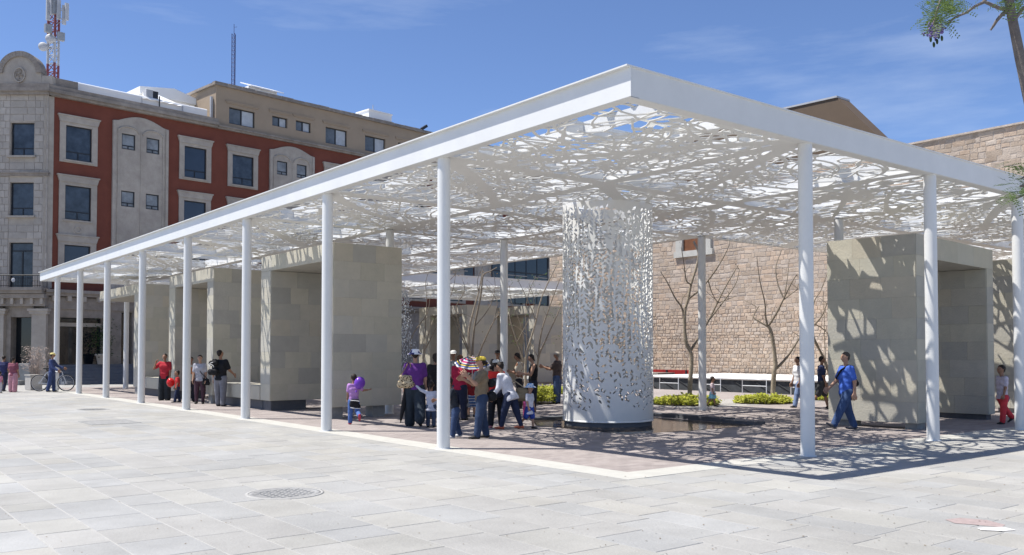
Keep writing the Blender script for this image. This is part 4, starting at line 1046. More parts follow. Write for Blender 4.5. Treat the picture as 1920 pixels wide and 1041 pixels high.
# white roof structures
def roof_hut():
    t = empty('roof_hut', on_hotel(8.0, 3.9, 15.3), HA, 'white gabled roof hut behind the red facade, next to the beige storey', 'hut')
    b = MB(); b.box(-1.9, 1.9, -1.2, 1.2, 0, 1.55); b.build('wall', M['membrane'], t)
    b = MB(); b.prism([(-2.1, 1.551), (2.1, 1.551), (2.1, 1.75), (0, 2.25), (-2.1, 1.95)], (0, -1.4, 0), (1, 0, 0), (0, 0, 1), (0, 1, 0), 2.8); b.build('roof', M['membrane'], t)
    f = MB(); f.box(0.7, 1.9, -1.24, -1.202, 0.75, 1.3); f.build('window', M['darkglass'], t)
roof_hut()
def tent(u, v, w_, h_):
    t = empty('membrane_roof', on_hotel(u, v, 15.2), HA, 'ribbed white tent roof rising behind the hotel parapet', 'tent roof')
    n_ = 9; b = MB(); V = []
    for i in range(n_ + 1):
        x = -w_ + 2*w_*i/n_; V += [(x, -1.6, 0.75 + 0.05*(i % 2)), (x * 0.35, 0.0, h_ + 0.02*(i % 2)), (x, 1.6, 0.75)]
    for i in range(n_): b.add([V[3*i], V[3*i+3], V[3*i+4], V[3*i+1], V[3*i+2], V[3*i+5]], [(0, 1, 2, 3), (3, 2, 5, 4)])
    b.build('fabric', M['membrane'], t)
    b = MB()
    for x in (-w_, w_): b.tube([(x, -1.6, 0), (x, -1.6, 0.78)], 0.04, 6); b.tube([(x, 1.6, 0), (x, 1.6, 0.78)], 0.04, 6)
    b.build('post', M['metal_white'], t)
tent(6.3, 2.0, 1.2, 1.6)
def ac(u, v, z, label):
    t = empty('air_conditioner', on_hotel(u, v, z), HA, label, 'air conditioner')
    b = MB(); b.box(-0.28, 0.1, -0.2, 0.2, 0, 0.5); b.build('casing', M['metal_white'], t)
    b = MB(); b.box(0.101, 0.42, -0.18, 0.2, 0.0, 0.48); b.build('fan_grille', M['frame'], t)
    b = MB(); b.box(-0.25, 0.4, -0.15, 0.15, -0.9, -0.001); b.build('stand', M['metal_grey'], t)
ac(5.75, 0.85, 16.1, 'small pale air conditioner on the white roof edge above the red wall')
def ladder(u, v, z, h_):
    t = empty('roof_ladder', on_hotel(u, v, z), HA, 'dark steel roof ladder leaning beside the beige storey', 'ladder')
    b = MB(); b.tube([(-0.25, 0, 0), (-0.25, 0.4, h_)], 0.03, 6); b.tube([(0.25, 0, 0), (0.25, 0.4, h_)], 0.03, 6)
    for k in range(5): b.tube([(-0.25, 0.08 * k + .05, 0.2 + 0.2 * k), (0.25, 0.08 * k + .05, 0.2 + 0.2 * k)], 0.02, 5)
    b.build('rail_and_rungs', M['frame'], t)
ladder(8.6, 0.9, 15.2, 1.15)
b = MB(); b.tube([on_hotel(6.1, 0.35, 15.1), on_hotel(6.1, 0.35, 16.25)], 0.035, 6); tag(b.build('vent_pipe', M['frame']), 'thin dark vent pipe standing on the red wall cornice', 'pipe')
def solar():
    t = empty('solar_collector', on_hotel(13.1, 1.0, 17.72), HA, 'tilted white solar collector frame on the beige storey roof', 'solar collector')
    b = MB(); b.box(-1.2, 0.8, -0.3, 0.7, 0, 0.5); b.build('stand', M['membrane'], t)
    for i in range(3):
        b = MB(); x0 = -1.15 + 0.78 * i; b.prism([(-0.55, 0.42), (0.8, 0.9), (0.8, 0.96), (-0.55, 0.48)], (x0, 0, 0), (0, 1, 0), (0, 0, 1), (1, 0, 0), 0.74); b.build('collector_panel', M['membrane'], t)
solar()
def roof_box(u, v, z, w_, h_, label):
    t = empty('roof_tank', on_hotel(u, v, z), HA, label, 'roof tank')
    b = MB(); b.box(-w_, w_, -0.7, 0.7, 0, h_); b.build('body', M['membrane'], t)
    b = MB(); b.box(-w_ - 0.06, w_ + 0.06, -0.76, 0.76, h_ + 0.001, h_ + 0.08); b.build('lid', M['membrane'], t)
    b = MB(); b.tube([(-w_ * .5, -0.5, h_ + .08), (-w_ * .5, -0.5, h_ + 0.5)], 0.03, 6); b.build('vent', M['metal_white'], t)
roof_box(22.0, 1.2, 17.6, 1.0, 0.85, 'white box shaped water tank on the far end of the beige roof')
def floodlight(u, v, z):
    t = empty('floodlight', on_hotel(u, v, z), HA, 'small dark floodlight on the right end of the beige roof edge', 'floodlight')
    b = MB(); b.obox((0.15, 0, 0.22), (0.24, 0, 0.16), (0, 0.1, 0), (-0.05, 0, 0.08)); b.build('lamp_head', M['frame'], t)
    b = MB(); b.box(-0.05, 0.05, -0.04, 0.04, 0, 0.14); b.build('bracket', M['frame'], t)
floodlight(25.4, -0.05, 17.75)

# planters and seats in front of the hotel
p = G(62, 731); t = empty('cube_bench', p, 0.2, 'pale stone cube seat beside the cyclist near the hotel', 'bench')
b = MB(); b.box(-0.22, 0.26, -0.3, 0.3, 0, 0.62); b.build('block', M['path'], t); b = MB(); b.box(-0.25, 0.29, -0.33, 0.33, 0.621, 0.66); b.build('top_slab', M['path'], t)
def pot(u, v, z, label):
    t = empty('plant_pot', on_hotel(u, v, z), 0, label, 'plant pot')
    b = MB(); b.lathe((0, 0, 0), [(0.2, 0), (0.29, 0.45), (0.34, 0.47), (0.34, 0.55), (0.28, 0.55), (0.26, 0.48), (0.0, 0.48)], 18); b.build('pot', M['clay'], t)
    b = MB(); b.tube([(0, 0, 0.45), (0.02, 0, 1.0)], 0.03, 6); b.build('stem', M['twig'], t)
    b = MB(); r_ = random.Random(3)
    for k in range(420):
        c = Vector((r_.gauss(0, .3), r_.gauss(0, .28), 1.35 + r_.gauss(0, .42))); d = Vector((r_.gauss(0, 1), r_.gauss(0, 1), r_.gauss(0, .6))).normalized() * .07; e_ = d.orthogonal().normalized() * .03
        b.add([c - d, c + e_, c + d, c - e_], [(0, 1, 2, 3)])
    b.build('foliage', M['leaf_dark'], t)
pot(2.75, -0.45, 1.0, 'pale round plant pot with a dark shrub on the hotel steps')
def dry_plant(px, py):
    base = G(px, py); t = empty('dry_shrub', base, 0, 'dry pinkish leafless shrub in front of the hotel corner', 'shrub')
    r_ = random.Random(9); b = MB()
    for k in range(26):
        a = r_.uniform(0, 6.28); sp = r_.uniform(0.1, 0.62); top = Vector((math.cos(a) * sp, math.sin(a) * sp, r_.uniform(1.0, 1.95)))
        m_ = top * 0.55 + Vector((r_.gauss(0, .05), r_.gauss(0, .05), .1)); b.tube([(0, 0, 0), m_, top], [.016, .01, .004], 4)
        for j in range(7):
            q = m_.lerp(top, r_.random()); e_ = q + Vector((r_.gauss(0, .14), r_.gauss(0, .14), r_.uniform(-.02, .16))); b.tube([q, e_], [.006, .003], 3)
    b.build('stems', M['dryplant'], t)
    b = MB()
    for k in range(500):
        a = r_.uniform(0, 6.28); rr = 0.6 * math.sqrt(r_.random()); c = Vector((math.cos(a)*rr, math.sin(a)*rr, r_.uniform(0.85, 1.9))); d = Vector((r_.gauss(0, 1), r_.gauss(0, 1), r_.gauss(0, 1))).normalized()*.035; e_ = d.orthogonal().normalized()*.016
        b.add([c - d, c + e_, c + d, c - e_], [(0, 1, 2, 3)])
    b.build('dry_leaves', M['dryplant'], t)
dry_plant(66, 729)

# ================================================================ OLD STONE WALL
WX, WT = 27.0, 10.1
wall = empty('old_stone_wall', (WX, 0, 0), 0, 'high old convent wall of rough brown and pinkish stones behind the courtyard', 'stone wall')
b = MB(); b.box(0.03, 1.2, -6, 33.0, 0, WT - 0.02); b.build('mortar_backing', M['mortar'], wall)
b = MB(); b.box(-0.06, 1.3, -6, 33.05, WT - 0.019, WT + 0.05); b.build('coping', M['mortar'], wall)
variants = []
for k in range(7):
    r_ = random.Random(40 + k); j = lambda s: r_.uniform(-s, s)
    o4 = [(0, -.5 + j(.03), -.5 + j(.05)), (0, .5 + j(.03), -.5 + j(.05)), (0, .5 + j(.03), .5 + j(.05)), (0, -.5 + j(.03), .5 + j(.05))]
    f4 = [(-1 + j(.35), a * (.92 + j(.04)), c * (.87 + j(.06))) for _, a, c in o4]
    mb = MB(); mb.add([(0.5, *o4[i][1:]) for i in range(4)] + [(-.35, *o4[i][1:]) for i in range(4)] + f4 + [(-1.15 + j(.3), j(.15), j(.15))],
                      [(0, 1, 5, 4), (1, 2, 6, 5), (2, 3, 7, 6), (3, 0, 4, 7), (4, 5, 9, 8), (5, 6, 10, 9), (6, 7, 11, 10), (7, 4, 8, 11), (8, 9, 12), (9, 10, 12), (10, 11, 12), (11, 8, 12)])
    variants.append(mb)
vm = [v.mesh('stone', M['wall_stone']) for v in variants]
win_hole = (20.6, 22.9, 6.75, 9.2)
sr = random.Random(77); stones = []
z = 0.3
while z < WT - 0.05:
    rub = 0.7 if z < 3.6 else 1.0
    h_ = min(sr.uniform(0.15, 0.25) * (0.85 if z < 3.6 else 1), WT - z)
    if h_ < 0.08: break
    y = -6.0
    while y < 33.0:
        w_ = sr.choice((0.2, 0.26, 0.3, 0.38, 0.46, 0.6)) * sr.uniform(.85, 1.15) * rub
        y1 = min(y + w_, 33.0)
        if z > 4 and not (y1 > 5.2 or True): pass
        if not (y1 > win_hole[0] and y < win_hole[1] and z + h_ > win_hole[2] and z < win_hole[3]):
            stones.append((y, y1, z, z + h_, z < 3.6))
        y = y1
    z += h_
def vis_rank(s):
    yc, zc = (s[0] + s[1]) / 2, (s[2] + s[3]) / 2; q = project(WX, yc, zc)
    if q is None: return -1
    x_, y_ = q[0], q[1]
    ok = (1228 < x_ < 1500 and 452 < y_ < 696) or (1730 < x_ < 1920 and 235 < y_ < 330 and y_ < 330) or (1028 < x_ < 1055 and 480 < y_ < 690)
    return (s[1] - s[0]) * (s[3] - s[2]) / q[2] ** 2 if ok else -1
order = sorted(range(len(stones)), key=lambda i: -vis_rank(stones[i])); top300 = set(order[:300])
restV, restF, nb = [], [], 0
rm = MB()
for i, (y0, y1, z0, z1, rub) in enumerate(stones):
    g_ = sr.uniform(0.012, 0.03); tz_ = sr.uniform(0.006, 0.014) * (2.2 if rub else 1); vi = sr.randrange(7); fl_ = sr.choice((-1, 1)); rx = sr.uniform(-.05, .05) * (3 if rub else 1)
    if i in top300:
        link('stone', vm[vi], wall, (0.026, (y0 + y1) / 2, (z0 + z1) / 2 + sr.uniform(-.02, .02)), (tz_, (y1 - y0 - g_) * fl_, (z1 - z0 - g_) * sr.uniform(.82, 1.12)), (rx, 0, 0))
    else:
        mv = variants[vi]; cy, cz = (y0 + y1) / 2, (z0 + z1) / 2
        rm.add([(0.026 + v[0] * tz_, cy + v[1] * (y1 - y0 - g_), cz + v[2] * (z1 - z0 - g_) + rx * v[1] * .3) for v in mv.v], mv.f)
o = rm.build('small_stones', M['wall_stone'], wall); o['kind'] = 'stuff'
M['winwood'] = mat('brown_wood_shutter', (0.16, 0.065, 0.03), 0.7, var=0.25, scale=5)
f = MB()
for q in ((20.62, 20.95, 6.8, 9.2), (22.45, 22.88, 6.8, 9.2)): f.box(-0.1, 0.1, *q)
f.box(-0.12, 0.1, 20.5, 23.0, 6.5, 6.799); fo = f.build('window_frame', M['border'], wall)
f = MB(); f.box(0.02, 0.08, 20.951, 21.69, 6.8, 9.2); f.box(0.02, 0.08, 21.71, 22.449, 6.8, 9.2); f.build('shutter', M['winwood'], fo)
# brown gable behind the wall
gp = empty('gabled_hall', (36, 0, 0), 0, 'plain brown sheet gable rising behind the white canopy and stone wall', 'building')
def on_x(px, py, X): d = ray(px, py); t_ = (X - CAM[0]) / d.x; return Vector(CAM) + d * t_
ga, gb_, gc = on_x(1440, 211, 36), on_x(1570, 183, 36), on_x(1716, 322, 36)
b = MB(); pol = [(gc.y, 0), (ga.y + 8, 0), (ga.y + 8, ga.z - (gb_.z - ga.z) * 1.2), (ga.y, ga.z), (gb_.y, gb_.z), (gc.y, gc.z)]
b.prism(pol, (0, 0, 0), (0, 1, 0), (0, 0, 1), (1, 0, 0), 1.2); b.build('gable_wall', M['brownroof'], gp)
b = MB(); b.prism([(ga.y + 8, pol[2][1] + .001), (ga.y + 8, pol[2][1] + 0.1), (gb_.y, gb_.z + 0.1), (gb_.y, gb_.z + .001)], (-0.06, 0, 0), (0, 1, 0), (0, 0, 1), (1, 0, 0), 1.3); b.build('roof_edge', M['metal_white'], gp)

# ================================================================ STAGE AND BARRIERS
stage = empty('stage_platform', (21.5, 8.0, 0), 0, 'long low stage with a white top and black skirt in front of the old wall', 'stage')
b = MB(); b.box(0.06, 5.2, 0, 11.5, 0, 0.5); b.build('black_skirt', M['stageblack'] if 'stageblack' in M else mat('charcoal_skirt', (0.05, 0.055, 0.06), 0.9, var=0.3, scale=4), stage)
b = MB(); pts = []
for k in range(9): pts.append((0.06 - 0.10 * math.sin(math.pi * k / 8), 0.50 + 0.12 * k / 8))
b.prism([(p_[0], p_[1]) for p_ in pts] + [(5.2, 0.62), (5.2, 0.50)], (0, 0, 0), (1, 0, 0), (0, 0, 1), (0, 1, 0), 11.6); b.build('white_top', M['membrane'], stage)
b = MB()
for k in range(12):
    y = 0.2 + k; b.tube([(0.03, y, 0.02), (0.03, y + 0.9, 0.46)], 0.014, 4)
b.build('brace', M['frame'], stage)
def barrier(px0, px1, label):
    y0, y1 = on_x(px0, 715, 21.2).y, on_x(px1, 715, 21.2).y
    if y0 > y1: y0, y1 = y1, y0
    t = empty('crowd_barrier', (21.2, y0, 0), 0, label, 'barrier', 'galvanised barriers along the stage')
    W = y1 - y0; b = MB(); b.tube([(0, 0, 0), (0, 0, 0.56), (0, W, 0.56), (0, W, 0)], 0.022, 6); b.build('frame', M['galv'], t)
    b = MB(); b.tube([(0, 0, 0.30), (0, W, 0.30)], 0.018, 6); b.build('middle_rail', M['galv'], t)
barrier(1237, 1272, 'low metal barrier at the left end of the stage by the first courtyard tree')
barrier(1311, 1351, 'low metal barrier at the stage half hidden by a white column')
barrier(1392, 1437, 'low metal barrier at the middle of the stage between the two trees')
barrier(1483, 1515, 'low metal barrier at the right of the stage beside the big column')
rp = empty('red_low_panel', (24.2, 21.9, 0), 0, 'low red panel fence at the foot of the old wall left of the stage', 'panel')
b = MB(); b.box(-0.05, 0.05, -2.2, 0.7, 0, 0.80); b.build('panel_sheet', M['red_panel'], rp); b = MB()
for k in range(3): b.box(-0.09, -0.051, -2.1 + k * 1.2, -2.02 + k * 1.2, 0, 0.80)
b.build('post', M['frame'], rp)
lw = empty('low_stone_block', (23.0, 20.9, 0), 0, 'low grey-brown masonry block at the left end of the stage', 'low wall')
b = MB(); b.box(-0.3, 0.8, -0.6, 0.9, 0, 0.62); b.build('masonry', M['cornice'], lw); b = MB(); b.box(-.34, .84, -.64, .94, 0.621, 0.68); b.build('cap_stone', M['cornice'], lw)

# ================================================================ TREES AND SHRUBS
def branch_tree(name, base, depth, strokes, label, seed, leaves=0, lm='leaf_green', r_scale=1.0, cat='tree', group=None):
    """strokes: list of (radius0, radius1, [(px,py)...]) drawn at the tree's own depth with some depth wobble"""
    t = empty(name, base, 0, label, cat, group); r_ = random.Random(seed); tr = MB(); br = MB(); tips = []
    for si, (r0, r1, pts) in enumerate(strokes):
        ph = r_.uniform(-1, 1); n_ = len(pts); P3 = []
        for i, (x, y) in enumerate(pts):
            off = 0 if si == 0 else ph * 0.55 * (i / max(1, n_ - 1))
            P3.append(D(x, y, depth + off) - Vector(base))
        # smooth subdivide
        Q = []
        for i in range(n_ - 1):
            p0 = P3[max(i-1, 0)]; p1 = P3[i]; p2 = P3[i+1]; p3 = P3[min(i+2, n_-1)]
            for k in range(4):
                u = k/4; Q.append(0.5*((2*p1) + (p2-p0)*u + (2*p0-5*p1+4*p2-p3)*u*u + (3*p1-p0-3*p2+p3)*u**3))
        Q.append(P3[-1])
        m_ = tr if si == 0 else br
        if si == 0: Q[0].z = min(Q[0].z, -0.05)
        m_.tube(Q, [(r0 + (r1 - r0) * i / (len(Q) - 1)) * r_scale * (1 + r_.uniform(-.06, .06)) for i in range(len(Q))], 7)
        if si:
            for k in range(3):
                q = Q[r_.randint(len(Q) // 3, len(Q) - 1)]; e_ = q + Vector((r_.gauss(0, .22), r_.gauss(0, .22), r_.uniform(0.08, .42))); mid = q.lerp(e_, .5) + Vector((r_.gauss(0, .04), r_.gauss(0, .04), .02))
                br.tube([q, mid, e_], [r1 * .8, r1 * .6, 0.004], 4); tips.append(e_)
        tips.append(Q[-1])
    tr.build('trunk', M['bark'], t); br.build('branches', M['twig'], t)
    if leaves:
        lb_ = MB()
        for k in range(leaves):
            c = r_.choice(tips) + Vector((r_.gauss(0, .13), r_.gauss(0, .13), r_.gauss(0, .12))); d = Vector((r_.gauss(0, 1), r_.gauss(0, 1), r_.gauss(0, .7))).normalized() * r_.uniform(.03, .06); e_ = d.orthogonal().normalized() * .02
            lb_.add([c - d, c + e_, c + d, c - e_], [(0, 1, 2, 3)])
        lb_.build('leaves', M[lm], t)
    return t
def Z8(pts): return [(1200 + x / 2.739, 420 + y / 2.739) for x, y in pts]
def Z6(pts): return [(740 + x / 2.603, 440 + y / 2.603) for x, y in pts]
gr = 'bare young trees in the courtyard'
b1 = G(1291, 758)
branch_tree('courtyard_tree', b1, (b1 - Vector(CAM)).dot(FW), [
    (0.075, 0.03, Z8([(253, 925), (258, 800), (265, 700), (258, 655), (235, 600), (228, 500), (232, 440), (247, 385), (262, 310), (290, 220), (300, 150), (275, 90)])),
    (0.045, 0.012, Z8([(258, 655), (300, 585), (350, 500), (390, 420), (430, 340), (470, 270), (505, 210)])),
    (0.025, 0.010, Z8([(350, 500), (420, 410), (490, 310), (510, 235)])), (0.02, 0.009, Z8([(400, 405), (440, 392), (490, 370)])),
    (0.035, 0.010, Z8([(229, 480), (212, 425), (180, 380), (140, 300), (105, 245)])),
    (0.035, 0.010, Z8([(247, 385), (300, 345), (350, 290), (400, 220), (440, 150), (460, 105)])),
    (0.025, 0.010, Z8([(262, 310), (238, 290), (225, 200), (212, 120)])), (0.02, .008, Z8([(350, 290), (368, 350), (395, 400)])),
    (0.018, .008, Z8([(212, 425), (220, 380), (245, 350)]))],
    'bare young tree with upright forks in a yellow-green bed, left of the slim courtyard column', 1, group=gr)
b2 = G(1449, 752)
branch_tree('courtyard_tree', b2, (b2 - Vector(CAM)).dot(FW), [
    (0.085, 0.05, Z8([(680, 905), (688, 760), (695, 720), (685, 620), (670, 545), (655, 525)])),
    (0.05, 0.02, Z8([(697, 745), (750, 690), (810, 600), (850, 530)])), (0.035, 0.014, Z8([(655, 525), (610, 500), (583, 475), (612, 420)])),
    (0.032, 0.010, Z8([(655, 525), (646, 480), (640, 400), (615, 290), (600, 170)])),
    (0.04, 0.012, Z8([(655, 530), (700, 460), (740, 380), (780, 300), (808, 255)])), (0.03, .010, Z8([(740, 385), (708, 310), (698, 220), (730, 130)])),
    (0.02, .008, Z8([(740, 380), (758, 270), (766, 180)])), (0.025, .012, Z8([(740, 388), (775, 360), (812, 335)]))],
    'bare young tree with wide V forks in its shrub bed, left of the big column', 2, group=gr)
b3 = G(1562, 752)
branch_tree('courtyard_tree', b3, (b3 - Vector(CAM)).dot(FW), [
    (0.06, 0.02, Z8([(1000, 900), (975, 780), (940, 680), (905, 620), (888, 575)])), (0.03, 0.01, Z8([(895, 520), (935, 470), (960, 410), (980, 380)])),
    (0.03, 0.01, Z8([(975, 780), (920, 640), (890, 560), (892, 410), (930, 340), (970, 230)])), (0.02, .008, Z8([(900, 515), (940, 540), (980, 580)])), (0.018, .008, Z8([(955, 750), (948, 600), (945, 450), (940, 340)]))],
    'bare thin tree partly hidden by the right stone portal', 3, group=gr)
b4 = G(886, 732); d4 = (b4 - Vector(CAM)).dot(FW)
branch_tree('courtyard_tree', b4, d4, [
    (0.07, 0.02, Z6([(372, 755), (368, 590), (362, 480), (385, 370), (410, 280), (430, 170)])), (0.06, 0.018, Z6([(385, 750), (380, 590), (390, 450), (420, 300), (432, 200), (465, 180), (500, 160)])),
    (0.05, 0.015, Z6([(385, 700), (410, 590), (480, 430), (530, 370)])), (0.03, .01, Z6([(375, 600), (300, 380), (340, 280), (335, 230)])), (0.02, .008, Z6([(410, 280), (405, 220), (430, 150)])),
    (0.03, .01, Z6([(380, 620), (250, 300), (300, 190)])), (0.022, .008, Z6([(390, 450), (460, 360), (490, 260), (480, 180)])), (.02, .008, Z6([(480, 430), (500, 330), (440, 240)]))],
    'bare multi-stem tree with pale upright stems left of the far courtyard column', 4, 60, 'leaf_orange', group=gr)
b5 = G(990, 735); d5 = (b5 - Vector(CAM)).dot(FW)
branch_tree('courtyard_tree', b5, d5, [
    (0.06, 0.02, Z6([(640, 765), (640, 605), (665, 510), (690, 420), (720, 300), (790, 150)])), (0.05, .015, Z6([(640, 640), (600, 530), (565, 420), (560, 370)])), (0.05, .015, Z6([(690, 760), (700, 610), (735, 520), (790, 400), (820, 330)])),
    (0.04, .012, Z6([(700, 610), (715, 480), (750, 370), (790, 260), (810, 210)])), (.025, .008, Z6([(640, 600), (620, 450), (570, 330), (560, 250)])), (.022, .008, Z6([(650, 560), (640, 420), (650, 300), (690, 200)])),
    (.02, .008, Z6([(600, 520), (680, 350), (655, 240)])), (.02, .008, Z6([(690, 420), (640, 300), (600, 220)])), (.018, .007, Z6([(700, 600), (640, 490), (580, 440)]))],
    'bare multi-stem tree with many thin twigs right of the far courtyard column', 5, 160, 'leaf_green', group=gr)
b6 = G(768, 728); d6 = 38.0
branch_tree('courtyard_tree', D(790, 726, d6), d6, [
    (0.05, 0.02, [(790, 727), (792, 690), (800, 640), (812, 600)]), (0.03, .01, [(790, 700), (770, 640), (800, 590), (806, 560)]), (.025, .008, [(795, 660), (830, 590), (850, 540), (855, 500)]), (.02, .008, [(792, 690), (800, 570), (798, 530), (808, 500)])],
    'bare thin tree by the falling water, left of the other courtyard trees', 6, 30, 'leaf_green', group=gr)
def shrub_bed(cx, cy, rx, ry, label, n_, seed, h0=0.34):
    t = empty('shrub_bed', (cx, cy, 0), 0, label, 'shrubs', 'yellow-green shrub beds in the courtyard'); r_ = random.Random(seed); b = MB(); s_ = MB()
    for k in range(n_):
        a = r_.uniform(0, 6.28); q = math.sqrt(r_.random()); x, y = rx*q*math.cos(a), ry*q*math.sin(a); top = h0*(0.5 + 0.6*r_.random())*(1 - 0.35*q*q)
        for j in range(12):
            c = Vector((x + r_.gauss(0, .05), y + r_.gauss(0, .05), top*r_.uniform(.25, 1.05))); d = Vector((r_.gauss(0, 1), r_.gauss(0, 1), r_.gauss(0.3, .7))).normalized()*r_.uniform(.035, .07); e_ = d.orthogonal().normalized()*.028
            b.add([c - d, c - d*.1 + e_, c + d, c - d*.1 - e_], [(0, 1, 2, 3)])
        s_.tube([(x, y, 0), (x, y, top * .8)], .006, 3, False)
    b.build('foliage', M['leaf_yellow'], t); s_.build('stems', M['twig'], t)
    b = MB(); b.lathe((0, 0, 0), [(1.0, 0.0), (1.0, 0.02), (0.0, 0.03)], 24); o = b.build('soil', M['soil'], t); o.scale = (rx, ry, 1)
M['soil'] = mat('dark_soil', (0.06, 0.045, 0.03), 0.95, var=0.3, scale=10)
shrub_bed(13.35, 10.55, 1.05, 1.0, 'yellow-green shrub bed at the foot of the tree left of the slim column', 260, 1, .32)
shrub_bed(15.9, 9.55, 1.0, 0.85, 'yellow-green shrub bed at the foot of the V-forked tree', 240, 2, .30)
q = G(1560, 750); shrub_bed(q.x, q.y, 0.9, 0.8, 'yellow-green shrub bed behind the man in shorts', 180, 3, .28)
q = G(1030, 738); shrub_bed(q.x, q.y, 0.9, 0.8, 'far yellow-green shrub bed left of the white cylinder', 200, 4, .36)
q = G(1012, 757); shrub_bed(q.x, q.y, 0.55, 0.5, 'small yellow-green shrub clump near the dark-haired woman by the cylinder', 110, 5, .5)

# jacaranda reaching into the upper right corner
def jacaranda():
    depth = 9.0; top = D(1886, -10, depth); base = D(2090, 700, depth); base.z = 0
    t = empty('jacaranda_tree', base, 0, 'jacaranda with a leaning trunk and purple flowers reaching in at the top right corner', 'tree'); r_ = random.Random(12); B = Vector(base)
    P = [Vector((0, 0, -0.05)), D(2010, 480, depth) - B, D(1937, 220, depth) - B, D(1913, 110, depth) - B, D(1897, 30, depth) - B, D(1886, -40, depth) - B]
    b = MB(); b.tube(P, [0.085, 0.07, 0.055, 0.049, 0.044, 0.040], 12); b.build('trunk', M['bark2'], t)
    br = MB(); paths = [[(1893, 18), (1875, 16), (1852, 6), (1845, 4), (1828, 12), (1812, 24), (1790, 33), (1777, 45)], [(1893, 18), (1878, 28), (1868, 40), (1862, 50), (1857, 57)], [(1845, 4), (1850, -8), (1848, -30)],
                        [(1886, -40), (1830, -60), (1780, -40), (1760, 10), (1750, 45)], [(1886, -40), (1850, -70), (1800, -60), (1785, 0)], [(1900, 40), (1915, 20), (1935, 0)], [(1937, 220), (1990, 260), (1960, 310), (1915, 335)], [(1937, 220), (2000, 300), (1960, 350), (1905, 372)], [(1960, 350), (1930, 345), (1912, 350)]]
    for k, pt in enumerate(paths):
        ph = r_.uniform(-.3, .3); n_ = len(pt); br.tube([D(x, y, depth + ph * i / n_) - B for i, (x, y) in enumerate(pt)], [0.022 - 0.016 * i / n_ for i in range(n_)], 6)
    for k in range(14):
        a = r_.uniform(0, 6.28); p0 = D(1886, -40, depth) - B; q = p0 + Vector((math.cos(a) * r_.uniform(.3, .9), math.sin(a) * r_.uniform(.3, .9), r_.uniform(.4, 1.5)))
        br.tube([p0, p0.lerp(q, .5) + Vector((0, 0, .12)), q], [.03, .02, .008], 6)
    br.build('branches', M['bark2'], t)
    lf = MB()
    def frond(c, d, ln):
        d = d.normalized(); side_ = d.cross(Vector((0, 0, 1))); side_ = side_.normalized() if side_.length > .01 else Vector((1, 0, 0)); nrm = side_.cross(d)
        m_ = 8
        for i in range(1, m_):
            p_ = c + d*ln*i/m_ - Vector((0, 0, 1))*(ln*.25*(i/m_)**2)
            for s in (-1, 1):
                w_ = side_*s*ln*.30*(1 - .6*abs(i/m_ - .45)) ; e_ = d*ln*.05; u_ = nrm*r_.uniform(-.3, .3)*ln*.1
                lf.add([p_, p_ + w_*.5 + e_ + u_, p_ + w_ + d*ln*.03 + u_, p_ + w_*.5 - e_*.6 + u_], [(0, 1, 2, 3)])
    def cluster(px, py, sp, n_, dd=0.35):
        for k in range(n_):
            c = D(px + r_.gauss(0, sp), py + r_.gauss(0, sp*.6), depth + r_.gauss(0, dd)) - B
            frond(c, Vector((r_.gauss(0, 1), r_.gauss(0, 1), r_.gauss(-.2, .5))), r_.uniform(.10, .2))
    for q in ((1770, 8, 14, 46), (1750, 28, 9, 26), (1790, -4, 14, 40), (1740, 38, 5, 10), (1768, 42, 7, 14), (1885, 4, 7, 14), (1898, 8, 6, 12), (1912, 4, 6, 12), (1918, 350, 12, 30), (1900, 366, 8, 22), (1925, 320, 9, 16), (1905, 308, 7, 10), (1785, 20, 12, 20)): cluster(*q)
    for k in range(34):                                  # the crown above the picture
        cluster(1886 + r_.gauss(-20, 130), -170 + r_.gauss(-60, 90), 34, 16, 0.8)
    lf.build('leaves', M['leaf_jac'], t)
    fl_ = MB()
    for k in range(130):
        c = D(1752 + r_.gauss(0, 6.5), 57 + r_.gauss(0, 7), depth + r_.gauss(0, .05)) - B; s = r_.uniform(.009, .017)
        fl_.ell(c, (s, s, s * 1.4), 5, 4)
    fl_.build('flowers', M['flower'], t)
    pd = MB()
    for (x, y) in ((1760, 68), (1766, 72), (1757, 78), (1745, 74), (1751, 84)):
        c = D(x, y, depth) - B; pd.ell(c, (.022, .01, .03), 7, 5)
    pd.build('seed_pods', M['leaf_dark'], t)
M['leaf_jac'] = leaf_mat('jacaranda_leaf', (0.07, 0.12, 0.03), (0.14, 0.20, 0.06))
jacaranda()
